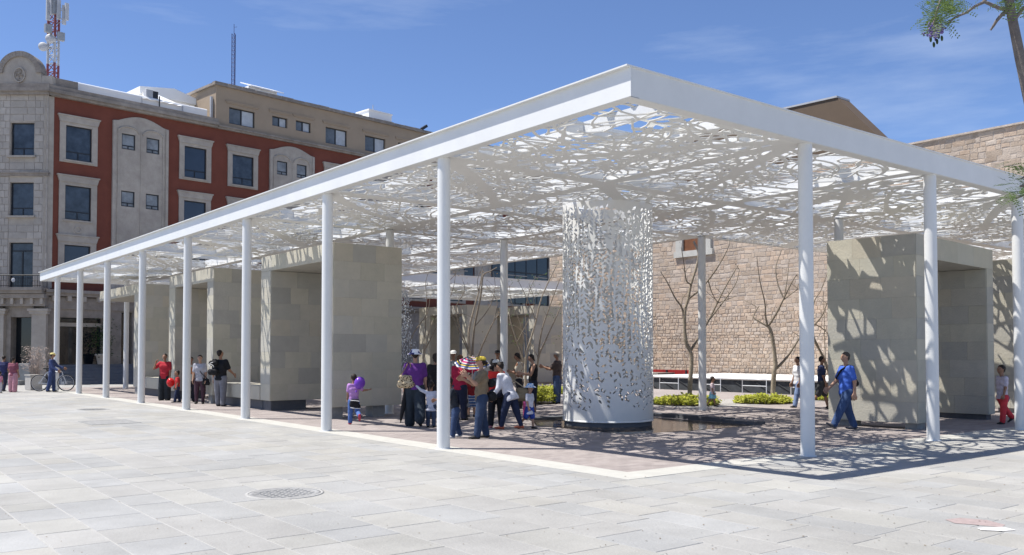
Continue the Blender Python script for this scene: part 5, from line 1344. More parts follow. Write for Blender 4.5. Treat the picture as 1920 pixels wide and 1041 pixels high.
# ================================================================ PEOPLE
def smin(a, b, k):
    h = np.clip(0.5 + 0.5 * (b - a) / k, 0, 1); return b * (1 - h) + a * h - k * h * (1 - h)
def sd_cap(P, a, b, ra, rb, fl=None):
    a = np.asarray(a, np.float32); b = np.asarray(b, np.float32)
    if fl is not None:                                   # flatten along an axis: fl = (axis, factor<1)
        ax = np.asarray(fl[0], np.float32); f = fl[1]; c = (a + b) / 2
        d = (P - c) @ ax; P = P + np.outer(d, ax) * (1 / f - 1)
    ba = b - a; pa = P - a; t = np.clip((pa @ ba) / (ba @ ba + 1e-9), 0, 1)
    return np.sqrt(((pa - t[:, None] * ba) ** 2).sum(1)) - (ra + (rb - ra) * t)
def nets(fn, lo, hi, h):
    """naive surface nets of fn(points) < 0"""
    lo = np.asarray(lo, np.float32) - 2 * h; hi = np.asarray(hi, np.float32) + 2 * h
    n = np.maximum(4, np.ceil((hi - lo) / h).astype(int) + 1)
    g = np.stack(np.meshgrid(*[lo[k] + h * np.arange(n[k], dtype=np.float32) for k in range(3)], indexing='ij'), -1)
    S = fn(g.reshape(-1, 3)).reshape(n).astype(np.float32)
    acc = np.zeros((*(n - 1), 3), np.float32); cnt = np.zeros(n - 1, np.float32)
    base = np.stack(np.meshgrid(*[np.arange(k - 1, dtype=np.float32) for k in n], indexing='ij'), -1)
    sl = lambda o: S[o[0]:n[0] - 1 + o[0], o[1]:n[1] - 1 + o[1], o[2]:n[2] - 1 + o[2]]
    for ax in range(3):
        o1, o2 = [a for a in range(3) if a != ax]
        for u in (0, 1):
            for v in (0, 1):
                o = [0, 0, 0]; o[o1] = u; o[o2] = v; p = list(o); p[ax] = 1
                A, B = sl(o), sl(p); m = (A < 0) != (B < 0); d = A - B
                t = np.where(m, A / np.where(np.abs(d) < 1e-9, 1, d), 0)
                q = base + np.array(o, np.float32); q = q.copy(); q[..., ax] += t
                acc += q * m[..., None]; cnt += m
    act = cnt > 0; idx = np.full(n - 1, -1, np.int64); idx[act] = np.arange(act.sum())
    V = acc[act] / cnt[act][:, None] * h + lo
    Q = []
    for ax in range(3):
        o1, o2 = [(1, 2), (2, 0), (0, 1)][ax]
        s0 = [slice(1, n[k] - 1) for k in range(3)]; s0[ax] = slice(0, n[ax] - 1)
        s1 = list(s0); s1[ax] = slice(1, n[ax])
        A = S[tuple(s0)] < 0; B = S[tuple(s1)] < 0
        ii = np.argwhere(A != B)
        if len(ii) == 0: continue
        off = np.array([1, 1, 1]); off[ax] = 0; ii = ii + off; fl_ = A[A != B]
        def at(da, db):
            q = ii.copy(); q[:, o1] -= da; q[:, o2] -= db; return idx[q[:, 0], q[:, 1], q[:, 2]]
        q = np.stack([at(1, 1), at(0, 1), at(0, 0), at(1, 0)], 1)
        q[~fl_] = q[~fl_][:, ::-1]
        Q.append(q)
    return V, (np.concatenate(Q) if Q else np.zeros((0, 4), int))
def union(prims, k=0.02, grow=0.0):
    def fn(P):
        d = None
        for pr in prims:
            e = sd_cap(P, *pr) - grow
            d = e if d is None else smin(d, e, k)
        return d
    return fn
def bbox(prims, g=0.0):
    A = np.array([[np.asarray(p[0]) - max(p[2], p[3]) - g, np.asarray(p[1]) - max(p[2], p[3]) - g] for p in prims]).reshape(-1, 3)
    B = np.array([[np.asarray(p[0]) + max(p[2], p[3]) + g, np.asarray(p[1]) + max(p[2], p[3]) + g] for p in prims]).reshape(-1, 3)
    return A.min(0), B.max(0)
SKIN = mat('brown_skin', (0.30, 0.165, 0.105), 0.6, var=0.08, scale=6)
SKIN2 = mat('light_brown_skin', (0.40, 0.235, 0.16), 0.6, var=0.08, scale=6)
HAIR = mat('dark_brown_hair', (0.022, 0.015, 0.011), 0.55, var=0.3, scale=25, bump=0.5, bscale=60)
HAIRG = mat('grey_hair', (0.20, 0.18, 0.16), 0.6, var=0.3, scale=25, bump=0.5, bscale=60)
EYE = mat('dark_eye', (0.012, 0.01, 0.009), 0.3, var=0.1); LIP = mat('lip', (0.26, 0.085, 0.07), 0.6, var=0.1)
def rot(v, axis, a):
    v = Vector(v); return Matrix.Rotation(a, 3, axis) @ v
AWAY, TOWARD, LEFT, RIGHT = YAW - R(90), YAW + R(90), YAW, YAW + R(180)     # turn of a figure whose front is +Y
def person(pos, face, H, label, top=None, top_sleeve='short', bottom='trousers', bot_c=(.05, .06, .1), shoe_c=(.02, .02, .02), skin=None, hair='short', hair_c=None,
           child=False, legs=(0, 0), knees=(0, 0), arms=(5, 5), elbows=(12, 12), arm_out=(8, 8), lean=0, head_yaw=0, head_pitch=0, fat=1.0, wide=0.0, group=None, hem=None, arm_vec=(None, None), lift=(0, 0), hand_vec=(None, None)):
    """legs: swing of each thigh forward (deg, left, right); arms likewise; lean: torso bend forward"""
    skin = skin or SKIN; hc = hair_c or HAIR
    top = top or (.3, .3, .3)
    t = empty('person', pos, face, label, 'person', group)
    hs = H * (0.132 if not child else 0.175 if H < 1.05 else 0.158)        # head height
    f = fat
    zhip = H * (0.50 if not child else 0.46); zsh = H - hs * (1.42 if not child else 1.32)
    hw = 0.052 * H * (1 + (f - 1) * .5); sw = (0.094 if not child else 0.092) * H * (1 + (f - 1) * .5)
    thigh = (zhip - 0.045 * H) * 0.5; shin = thigh
    ua, fa = 0.168 * H, 0.15 * H
    if child: ua, fa = 0.15 * H, 0.135 * H
    body, legp, armp, torsop = [], [], [], []
    X_, Yf = Vector((1, 0, 0)), Vector((0, 1, 0))
    hip_c = Vector((0, 0, zhip)); ln = R(-lean)
    up = lambda h, y=0.0, x=0.0: hip_c + rot((x, y, h), 'X', ln)
    # legs
    feet = []; lowest = 9
    LJ = []
    for s, sw_, kn in ((-1, legs[0], knees[0]), (1, legs[1], knees[1])):
        a = Vector((s * hw, 0, zhip - 0.01 * H)); kd = rot((s * 0.05, 0, -1), 'X', R(sw_)).normalized(); k = a + kd * thigh
        sd_ = rot((s * 0.01, 0, -1), 'X', R(sw_ - kn)).normalized(); an = k + sd_ * shin
        LJ.append((s, a, k, an, sw_ - kn)); lowest = min(lowest, an.z)
    dz = 0.045 * H - lowest                               # put the lower foot on the ground
    hip_c = hip_c + Vector((0, 0, dz))
    for s, a, k, an, foot_a in LJ:
        a, k, an = a + Vector((0, 0, dz)), k + Vector((0, 0, dz)), an + Vector((0, 0, dz))
        legp += [(a, k, 0.054 * H * f, 0.037 * H * f), (k, an, 0.036 * H * f, 0.022 * H)]
        up_ = max(0.0, min(1.0, (an.z - 0.05 * H) / 0.12)); pitch = foot_a * 0.9 if an.z > 0.06 * H else 0
        fd = rot((s * 0.10, 1, 0), 'X', R(pitch)); dn = rot((0, 0, -1), 'X', R(pitch))
        heel = an + dn * 0.027 * H - fd * 0.02 * H; toe = heel + fd * 0.115 * H
        feet.append((heel, toe, dn))
    # torso
    pel = (up(-0.02 * H, 0, -hw * .7), up(-0.02 * H, 0, hw * .7), 0.060 * H * f, 0.060 * H * f)
    belly = (up(0.06 * H, 0.012 * H * (f > 1.05), -hw * .55), up(0.06 * H, 0.012 * H * (f > 1.05), hw * .55), 0.055 * H * f, 0.055 * H * f)
    th = zsh - zhip
    chest = (up(th * 0.70, 0, -sw * .45), up(th * 0.70, 0, sw * .45), 0.061 * H * f, 0.061 * H * f)
    shl = (up(th * 0.94, -0.005 * H, -sw * .8), up(th * 0.94, -0.005 * H, sw * .8), 0.034 * H, 0.034 * H)
    mid = (up(th * 0.44, 0, -hw * .62), up(th * 0.44, 0, hw * .62), 0.057 * H * f, 0.057 * H * f)
    torsop = [pel, belly, mid, chest, shl]
    # arms
    hands = []
    for i, (s, ar, el, ao) in enumerate(((-1, arms[0], elbows[0], arm_out[0]), (1, arms[1], elbows[1], arm_out[1]))):
        a = up(th * 0.93, 0, s * sw)
        if arm_vec[i]:
            d1 = Vector(arm_vec[i][0]).normalized(); d2 = Vector(arm_vec[i][1]).normalized()
        else:
            d1 = rot((s * math.tan(R(ao)), 0, -1), 'X', R(ar) + ln * 0.4).normalized(); d2 = rot((s * math.tan(R(ao)) * .4, 0, -1), 'X', R(ar + el) + ln * .4).normalized()
        e = a + d1 * ua; w_ = e + d2 * fa
        armp.append([(a, e, 0.034 * H * (f * .5 + .5), 0.026 * H * (f * .5 + .5)), (e, w_, 0.025 * H, 0.017 * H)]); hands.append((w_, d2, s))
    # neck, head
    nk = up(th * 1.0); hd_dir = rot(rot((0, 0.10, 1), 'X', ln * 0.55 + R(head_pitch)), 'Z', 0).normalized()
    hc_ = nk + hd_dir * (H - zsh - hs * 0.5); hr = hs * 0.5
    neckp = [(nk - Vector((0, 0, 0.02 * H)), hc_ - hd_dir * hr * .3, 0.030 * H if not child else .026 * H, 0.027 * H if not child else .024 * H)]
    hf = Matrix.Rotation(R(head_yaw), 3, 'Z') @ Matrix.Rotation(ln * .55 + R(head_pitch), 3, 'X')
    hl = lambda x, y, z: hc_ + hf @ Vector((x * hr, y * hr, z * hr))
    fwd = hf @ Yf; sid = hf @ X_; upv = hf @ Vector((0, 0, 1))
    # body: trunk + limbs in one field
    allp = legp + torsop + armp[0] + armp[1] + neckp
    h0 = 0.0115 * H
    lo, hi = bbox(allp); parts = [nets(union(allp, 0.009 * H), lo, hi, h0)]
    # head, finer
    hp = [(hl(0, -.10, .22), hl(0, .02, .12), hr * .78, hr * .76, (sid, .88)), (hl(0, .22, -.42), hl(0, .30, -.62), hr * .46, hr * .34), (hl(0, .1, 0), hl(0, .28, -.2), hr * .6, hr * .52, (sid, .92)),
          (hl(0, .80, .02), hl(0, .93, -.20), hr * .07, hr * .12), (hl(-.26, .70, .16), hl(.26, .70, .16), hr * .10, hr * .10), (hl(-.13, .70, -.46), hl(.13, .70, -.46), hr * .09, hr * .09),
          (hl(-.74, -.02, .10), hl(-.74, .02, -.16), hr * .10, hr * .07), (hl(.74, -.02, .10), hl(.74, .02, -.16), hr * .10, hr * .07), (hl(0, -.05, -.4), neckp[0][0], 0.027 * H if not child else hr * .4, 0.029 * H if not child else hr * .4)]
    lo, hi = bbox(hp); parts.append(nets(union(hp, hr * .12), lo, hi, hr * 0.11))
    # hands with five fingers
    for i, (w_, d, s) in enumerate(hands):
        d = (Vector(hand_vec[i]).normalized() if hand_vec[i] else d); L_ = 0.098 * H if not child else 0.085 * H; u = d.orthogonal().normalized()
        # palm plane: thumb side points forward/inward
        tf = (Yf - d * d.dot(Yf)); tf = tf.normalized() if tf.length > .1 else u; nrm = d.cross(tf)
        c0 = w_ - d * 0.01 * H; pm_ = w_ + d * L_ * .48
        pr = [(c0 + tf * L_ * .05, pm_ + tf * L_ * .16, L_ * .17, L_ * .15, (nrm, .62)), (c0 - tf * L_ * .05, pm_ - tf * L_ * .16, L_ * .17, L_ * .15, (nrm, .62))]
        inw = nrm * (1 if nrm.dot(Vector((-s, 0, 0))) > 0 else -1)
        for q, fl_ in zip((-.30, -.10, .10, .30), (.36, .46, .50, .44)):
            k0 = pm_ + tf * L_ * q; k1 = k0 + (d * .92 + inw * .3).normalized() * L_ * fl_ * .55; k2 = k1 + (d * .72 + inw * .68).normalized() * L_ * fl_ * .5
            pr += [(k0 - d * L_ * .1, k1, L_ * .085, L_ * .075), (k1, k2, L_ * .075, L_ * .06)]
        b0 = w_ + d * L_ * .12 + tf * L_ * .2; b1 = b0 + (d * .75 + tf * .6).normalized() * L_ * .3; b2 = b1 + (d * .95 + inw * .25).normalized() * L_ * .24
        pr += [(b0, b1, L_ * .10, L_ * .085), (b1, b2, L_ * .085, L_ * .065)]
        lo, hi = bbox(pr); parts.append(nets(union(pr, L_ * .035), lo, hi, L_ * 0.055))
    nv = 0; VV, QQ, MI = [], [], []
    for V, Q in parts: VV.append(V); QQ.append(Q + nv); MI.append(np.zeros(len(Q), int)); nv += len(V)
    for ex_, ey, ez, rr, mi_ in ((-.27, .80, .06, .085, 1), (.27, .80, .06, .085, 1)):
        b = MB(); b.ell(hl(ex_, ey - .04, ez), (hr * rr, hr * rr, hr * rr * .7), 6, 4); VV.append(np.array([tuple(v) for v in b.v], np.float32)); QQ.append(np.array(b.f) + nv); MI.append(np.full(len(b.f), mi_)); nv += len(b.v)
    b = MB(); b.ell(hl(0, .775, -.46), (hr * .19, hr * .06, hr * .05), 8, 4, hf); VV.append(np.array([tuple(v) for v in b.v], np.float32)); QQ.append(np.array(b.f) + nv); MI.append(np.full(len(b.f), 2))
    link('body', np_mesh('body', np.concatenate(VV), [np.concatenate(QQ)], [skin, EYE, LIP], True, np.concatenate(MI)), t)
    def garment(name, prims, grow, clips, m, k=0.02, res=0.0125, extra=None):
        fn0 = union(prims, k * H, grow)
        def fn(P):
            d = fn0(P)
            for (o, n) in clips: d = np.maximum(d, (P - np.asarray(o, np.float32)) @ np.asarray(n, np.float32))
            if extra is not None: d = extra(P, d)
            return d
        lo, hi = bbox(prims, grow); V, Q = nets(fn, lo, hi, res * H)
        if len(Q): return link(name, np_mesh(name, V, [Q], m, True), t)
    tu = rot((0, 0, 1), 'X', ln)
    # top
    if top != 'none':
        sl = {'none': 0.12, 'short': 0.72, 'long': 1.0}[top_sleeve]; pr = list(torsop)
        for ap in armp:
            (a, e, r0, r1), (e2, w_, r2, r3) = ap
            pr.append((a, a.lerp(e, min(1, sl)), r0 * 1.0, (r0 + (r1 - r0) * sl) * (1.06 if top_sleeve == 'short' else 1.0)))
            if top_sleeve == 'long': pr.append((e2, e2.lerp(w_, .93), r2, r3 * 1.15))
        if top_sleeve == 'none': pr = torsop
        hm = -0.045 * H if hem is None else hem * H
        cl = [(up(hm), -tu), (up(th * 1.02), tu)]
        m = top if not isinstance(top, tuple) else cloth(top)
        if top_sleeve == 'long': cl = [(up(th * 1.03), tu)] if (armp[0][1][1].z > up(th).z or armp[1][1][1].z > up(th).z) is False else []
        if top_sleeve in ('long', 'short'):
            # clip only the trunk at hem and neck, then add the sleeves
            tp = torsop + ([(up(hm + .02 * H, 0, -hw * .7), up(hm + .02 * H, 0, hw * .7), 0.066 * H * f, 0.066 * H * f)] if hm < -0.08 * H else []); sp = [q for q in pr if q not in torsop]; ft = union(tp, .02 * H, .014 * H); fs = union(sp, .012 * H, .010 * H)
            def fn(P):
                d = ft(P); d = np.maximum(d, (P - np.asarray(up(hm), np.float32)) @ np.asarray(-tu, np.float32)); d = np.maximum(d, (P - np.asarray(up(th * 1.035), np.float32)) @ np.asarray(tu, np.float32))
                return smin(d, fs(P), .014 * H)
            lo, hi = bbox(tp + sp, .02 * H); V, Q = nets(fn, lo, hi, .0125 * H); link('top', np_mesh('top', V, [Q], m, True), t)
        else:
            garment('top', pr, .014 * H, cl, m)
    # bottom
    bm_ = bot_c if not isinstance(bot_c, tuple) else cloth(bot_c)
    if bottom in ('trousers', 'shorts', 'leggings', 'wide'):
        g_ = {'trousers': .012, 'shorts': .016, 'leggings': .009, 'wide': .013}[bottom] * H; pr = [pel]
        clips = [(up(0.045 * H), tu)]
        for i in range(2):
            (a, k, r0, r1), (k2, an, r2, r3) = legp[2*i], legp[2*i + 1]
            if bottom == 'shorts': pr.append((a, a.lerp(k, .92), r0, r1 * 1.25))
            else:
                fl_ = {'trousers': 1.45, 'leggings': 1.05, 'wide': 2.5}[bottom]
                pr += [(a, k, r0, r1 * (1.45 if bottom == 'wide' else 1.08)), (k2, k2.lerp(an, .97), r2 * (1.4 if bottom == 'wide' else 1.05), r3 * fl_)]
        garment('trousers' if bottom != 'shorts' else 'shorts', pr, g_, clips, bm_, .012)
    elif bottom == 'skirt':
        pr = [pel, (up(0.0), Vector((0, 0, zhip + dz - thigh * .95)), 0.085 * H, 0.125 * H)]
        garment('skirt', pr, .01 * H, [(up(0.045 * H), tu), ((0, 0, zhip + dz - thigh * .9), (0, 0, -1))], bm_)
    # shoes
    sm_ = shoe_c if not isinstance(shoe_c, tuple) else cloth(shoe_c, .6)
    for heel, toe, dn in feet:
        fdv = (toe - heel).normalized(); pr = [(heel - dn * .004 * H, heel.lerp(toe, .55) - dn * .002 * H, .026 * H, .029 * H, (dn, .80)), (heel.lerp(toe, .4), toe, .028 * H, .021 * H, (dn, .62)), (heel - dn * .004 * H + fdv * .015 * H, heel - dn * .03 * H + fdv * .018 * H, .024 * H, .023 * H)]
        lo, hi = bbox(pr); V, Q = nets(union(pr, .01 * H), lo, hi, .0085 * H); link('shoe', np_mesh('shoe', V, [Q], sm_, True), t)
    # hair
    if hair != 'none':
        pr = [(hl(0, -.12, .26), hl(0, .0, .2), hr * .84, hr * .80, (sid, .92)), (hl(0, -.38, -.1), hl(0, -.40, -.3), hr * .50, hr * .42)]
        face = lambda P, d: np.maximum(d, -np.maximum(-(((P - np.asarray(hl(0, .36, .46), np.float32)) @ np.asarray((fwd * .80 - upv * .60), np.float32))), -0.5))
        if hair in ('long', 'ponytail', 'bun'):
            if hair == 'long': pr += [(hl(0, -.5, -.1), hl(0, -.62, -1.5), hr * .62, hr * .52, (fwd, .6)), (hl(-.62, -.1, -.1), hl(-.66, .0, -1.2), hr * .24, hr * .2), (hl(.62, -.1, -.1), hl(.66, 0, -1.2), hr * .24, hr * .2)]
            if hair == 'ponytail': pr += [(hl(0, -.86, .1), hl(0, -1.08, -.2), hr * .2, hr * .26), (hl(0, -1.08, -.2), hl(0, -1.02, -1.1), hr * .26, hr * .10)]
            if hair == 'bun': pr += [(hl(0, -.62, .68), hl(0, -.72, .76), hr * .32, hr * .28)]
        lo, hi = bbox(pr)
        fn0 = union(pr, hr * .1)
        V, Q = nets(lambda P: face(P, fn0(P)), lo, hi, hr * .12); link('hair', np_mesh('hair', V, [Q], hc, True), t)
    t_info = dict(obj=t, head=hl, hr=hr, hands=[w_ + d * 0.05 * H for w_, d, s in hands], up=up, th=th, sw=sw, H=H, hf=hf, hand_d=[d for w_, d, s in hands], f=f)
    return t_info
def worldpt(pi, v): return Matrix.Translation(pi['obj'].location) @ (Matrix.Rotation(pi['obj'].rotation_euler.z, 4, 'Z') @ Vector(v))
def hat(pi, kind, m, m2=None, name='hat'):
    hl, hr, hf = pi['head'], pi['hr'], pi['hf']; b = MB()
    n_ = 20
    def ring(rx, ry, z, y=0.0): return [hl(rx * math.cos(6.2832*k/n_), y + ry * math.sin(6.2832*k/n_), z) for k in range(n_)]
    if kind == 'cap':
        rs = [ring(.86, .98, .30, -.08), ring(.84, .96, .55, -.08), ring(.68, .78, .86, -.08), ring(.3, .35, 1.03, -.08), ring(.02, .02, 1.07, -.08)]
    elif kind == 'bucket':
        rs = [ring(1.55, 1.6, .12), ring(1.5, 1.55, .18), ring(.95, 1.02, .5), ring(.84, .92, .98), ring(.66, .72, 1.18), ring(.02, .02, 1.2)]
    else:
        rs = [ring(1.35, 1.4, .28), ring(.92, 1.0, .42), ring(.86, .95, .78), ring(.6, .66, 1.02), ring(.02, .02, 1.08)]
    for i in range(len(rs) - 1):
        b.add(rs[i] + rs[i+1], [(k, (k+1) % n_, n_ + (k+1) % n_, n_ + k) for k in range(n_)], True)
    if kind == 'cap':
        V0 = [hl(.80 * math.sin(a), .80 * math.cos(a) - .02, .32) for a in np.linspace(-1.1, 1.1, 9)]; V1 = [hl(.72 * math.sin(a), .74 + .78 * math.cos(a * .8), .18) for a in np.linspace(-1.1, 1.1, 9)]
        b.add(V0 + V1, [(k, k + 1, 10 + k, 9 + k) for k in range(8)]); b.add([v - Vector((0, 0, .008)) for v in V0 + V1], [(k, 9 + k, 10 + k, k + 1) for k in range(8)])
    o = b.build(name, m, pi['obj']); return o
def checker_mat(name, c1, c2, sc=22):
    m = mat(name, c1, 0.85, var=0.05); n = m.node_tree; b = n.nodes['Principled BSDF']; t = n.nodes.new('ShaderNodeTexCoord'); v = n.nodes.new('ShaderNodeTexVoronoi'); v.inputs['Scale'].default_value = sc
    r_ = n.nodes.new('ShaderNodeValToRGB'); r_.color_ramp.interpolation = 'CONSTANT'; r_.color_ramp.elements[0].color = (*c2, 1); r_.color_ramp.elements[1].color = (*c1, 1); r_.color_ramp.elements[1].position = 0.42
    n.links.new(t.outputs['Object'], v.inputs['Vector']); n.links.new(v.outputs['Distance'], r_.inputs['Fac']); n.links.new(r_.outputs['Color'], b.inputs['Base Color']); return m
def stripe_mat(name, cols, sc=8.0, axis=2, tex='Object'):
    m = mat(name, cols[0], 0.85, var=0.05); n = m.node_tree; b = n.nodes['Principled BSDF']; t = n.nodes.new('ShaderNodeTexCoord'); sp = n.nodes.new('ShaderNodeSeparateXYZ')
    n.links.new(t.outputs[tex], sp.inputs[0]); ml = n.nodes.new('ShaderNodeMath'); ml.operation = 'MULTIPLY'; ml.inputs[1].default_value = sc; fr = n.nodes.new('ShaderNodeMath'); fr.operation = 'FRACT'
    n.links.new(sp.outputs[axis], ml.inputs[0]); n.links.new(ml.outputs[0], fr.inputs[0]); rp = n.nodes.new('ShaderNodeValToRGB'); e = rp.color_ramp; e.interpolation = 'CONSTANT'
    for i, c in enumerate(cols):
        el = e.elements[i] if i < 2 else e.elements.new(i / len(cols)); el.position = i / len(cols); el.color = (*c, 1)
    n.links.new(fr.outputs[0], rp.inputs['Fac']); n.links.new(rp.outputs['Color'], b.inputs['Base Color']); return m
def bag(center, size, face, label, m, strap_to=None, name='shoulder_bag', cat='bag', strap_m=None):
    t = empty(name, center, face, label, cat); w_, d_, h_ = size
    V, Q = nets(union([((-w_*.32, 0, -h_*.3), (w_*.32, 0, -h_*.3), d_*.5, d_*.5), ((-w_*.26, 0, h_*.25), (w_*.26, 0, h_*.25), d_*.36, d_*.36)], .06), (-w_*.7, -d_*.7, -h_*.8), (w_*.7, d_*.7, h_*.8), .014)
    link('bag_body', np_mesh('bag_body', V, [Q], m, True), t)
    if strap_to:
        b = MB(); q = [Matrix.Rotation(-face, 3, 'Z') @ (Vector(s) - Vector(center)) for s in strap_to]
        b.tube([(-w_*.36, 0, h_*.3)] + q + [(w_*.36, 0, h_*.3)], .012, 6); b.build('strap', strap_m or m, t)
    return t
def gp(px, py): v = G(px, py); return (v.x, v.y, 0)
def gx(px, X): v = on_x(px, 700, X); return (X, v.y, 0)
DEN = (.025, .035, .075)
# ---- far left group
person(gp(24, 735), AWAY, 1.42, 'woman in pink wide trousers and a dark pink patterned top seen from behind, far left', top=(.22, .07, .10), bottom='wide', bot_c=(.50, .25, .29), hair='bun', legs=(4, -4), group=None, top_sleeve='short', fat=1.1)
person(gp(6, 734), AWAY, 1.48, 'person in a navy blue top walking away at the left picture edge', top=(.03, .035, .10), bot_c=(.02, .025, .05), hair='short', legs=(8, -8), knees=(2, 10), fat=1.05)
person(gp(-1, 737), AWAY, 0.86, 'small child in a pink top cut by the left edge of the view', top=(.55, .22, .30), bot_c=(.45, .42, .42), hair='short', child=True)
cy = person(gp(97, 735), RIGHT + R(12), 1.60, 'man with a pale yellow cap and blue shirt standing with a bicycle', top=(.05, .07, .17), top_sleeve='long', bot_c=(.035, .055, .14), hair='short', legs=(5, -7), knees=(2, 6), arm_vec=(((-.2, .55, -.8), (-.1, .9, -.35)), ((.15, .25, -.9), (.1, .75, -.5))))
hat(cy, 'cap', cloth((.62, .52, .20)), name='cap')
def bicycle(pos, face):
    t = empty('bicycle', pos, face, 'silver bicycle held by the man in the blue shirt near the hotel', 'bicycle'); SV = M['galv']
    def wheel(y):
        b = MB(); n_ = 28; b.tube([(0, y + .335*math.cos(6.2832*k/n_), .345 + .335*math.sin(6.2832*k/n_)) for k in range(n_ + 1)], .019, 6, False); o = b.build('wheel', M['rubber'], t)
        b = MB(); b.tube([(0, y + .31*math.cos(6.2832*k/n_), .345 + .31*math.sin(6.2832*k/n_)) for k in range(n_ + 1)], .009, 5, False)
        for k in range(18): a = 6.2832*k/18; b.tube([(0.02*(-1)**k, y + .02*math.cos(a + .8), .345 + .02*math.sin(a + .8)), (0, y + .31*math.cos(a), .345 + .31*math.sin(a))], .0022, 3, False)
        b.tube([(-.05, y, .345), (.05, y, .345)], .025, 8); b.build('rim', SV, o)
    wheel(-.53); wheel(.53)
    b = MB(); bb_, st, hd, hb_ = (0, -.1, .30), (0, -.22, .80), (0, .36, .82), (0, .40, .68)
    for p_, q in ((bb_, st), (st, hd), (bb_, hb_), (bb_, (0, -.53, .345)), (st, (0, -.53, .345)), (hd, hb_), (hb_, (0, .53, .345))): b.tube([p_, q], .018, 7)
    b.build('frame', SV, t)
    b = MB(); b.tube([hd, (0, .34, .97)], .015, 6); b.tube([(-.28, .30, 1.0), (-.1, .36, .97), (.1, .36, .97), (.28, .30, 1.0)], .014, 6); b.build('handlebar', M['blackmetal'], t)
    b = MB(); b.tube([st, (0, -.25, .93)], .014, 6); b.ell((0, -.27, .95), (.07, .14, .035), 10, 6); b.build('saddle', M['rubber'], t)
    b = MB(); b.lathe((0, 0, 0), [(.09, -.004), (.09, .004), (.0, .004)], 18)
    o = b.build('chainring', M['blackmetal'], t); o.location = (.05, -.1, .30); o.rotation_euler = (0, R(90), 0)
    b = MB(); b.tube([(.07, -.1, .3), (.08, -.02, .16)], .01, 5); b.box(.08, .17, -.06, .02, .145, .165); b.tube([(-.07, -.1, .3), (-.08, -.18, .44)], .01, 5); b.box(-.17, -.08, -.22, -.14, .43, .45); b.build('pedals', M['blackmetal'], t)
v = G(93, 734.0); bicycle((v.x + FW.x * .25, v.y + FW.y * .25, 0), RIGHT + R(8))
# ---- at the left portals
person(gx(309, 1.35), TOWARD, 1.56, 'woman in a red top and dark trousers raising a hand to her face', top=(.42, .025, .04), top_sleeve='short', bottom='wide', bot_c=(.02, .025, .03), hair='bun', arm_vec=(None, ((.55, .3, -.55), (-.45, .35, .95))), fat=1.08, skin=SKIN)
person(gx(333, 1.3), LEFT + R(30), 1.04, 'child in a red shirt and jeans beside the woman in red', top=(.45, .03, .03), bot_c=DEN, child=True, hair='short', legs=(14, -8), knees=(4, 8))
t = empty('balloon', worldpt({'obj': bpy.data.objects['person.005']}, (0.18, 0.18, 0.64)), 0, 'shiny red balloon held by the child next to the woman in red', 'balloon')
b = MB(); b.ell((0, 0, 0), (.13, .13, .15), 14, 9); b.tube([(0, 0, -.145), (0, 0, -.17)], [.01, .018], 6); b.build('balloon_skin', mat('red_balloon', (.55, .02, .02), .2, var=.05), t)
person(gx(358, 1.75), TOWARD + R(15), 1.46, 'woman in an orange and cream top half hidden by a white column', top=stripe_mat('orange_cream_cloth', [(.45, .18, .08), (.5, .46, .38)], 2.2), bot_c=(.02, .02, .03), hair='bun')
pw = person(gx(375, 1.6), TOWARD + R(8), 1.52, 'woman in a light grey shirt with a dark shoulder bag, right of the column', top=(.38, .38, .42), bottom='leggings', bot_c=(.07, .035, .05), hair='bun', arms=(4, 8), skin=SKIN2)
c = worldpt(pw, (-.2, .1, .70)); bag(c, (.22, .12, .2), TOWARD, 'small black shoulder bag of the woman in light grey', M['black'], [worldpt(pw, (-.05, .12, .98)), worldpt(pw, (.1, .02, 1.24))])
bp_ = person(gp(413, 762), AWAY + R(-12), 1.68, 'man in a black jacket and grey trousers looking up at the left portals', top=(.012, .013, .017), top_sleeve='short', bottom='trousers', bot_c=(.17, .175, .20), shoe_c=(.05, .05, .055), hair='short', legs=(5, -5), arm_out=(14, 16), head_pitch=14, head_yaw=-28, fat=1.12, arms=(2, 18), elbows=(10, 40))
def backpack(pi, x, label, m, z=.66, sc=1.0, swirl=True):
    o = worldpt(pi, (x, -.20 * sc, pi['H'] * z)); t = empty('backpack', o, pi['obj'].rotation_euler.z, label, 'backpack')
    V, Q = nets(union([((-.07*sc, 0, -.14*sc), (.07*sc, 0, -.14*sc), .10*sc, .10*sc), ((-.06*sc, 0.01, .12*sc), (.06*sc, .01, .12*sc), .085*sc, .085*sc)], .05), (-.25*sc, -.2*sc, -.3*sc), (.25*sc, .2*sc, .3*sc), .016); link('pack_body', np_mesh('pack_body', V, [Q], m, True), t)
    b = MB()
    for s in (-1, 1): b.tube([(s*.08*sc, .06*sc, .17*sc), (s*.10*sc, .17*sc, .23*sc), (s*.11*sc, .30*sc, .10*sc), (s*.10*sc, .26*sc, -.14*sc), (s*.09*sc, .08*sc, -.2*sc)], .018*sc, 6)
    b.build('strap', m, t)
    if swirl:
        b = MB(); b.tube([(.09*math.cos(a)*(1 - a/9), -.115 - .01*math.sin(a), .09*math.sin(a)*(1 - a/9)) for a in np.linspace(0, 5.5, 20)], .009, 5); b.tube([(-.1, -.1, .06), (-.02, -.118, .12), (.06, -.11, .15)], .008, 5); b.build('white_print', M['membrane'], t)
backpack(bp_, -.13, 'black backpack with a white swirl print on the man looking up', M['black'], .70)
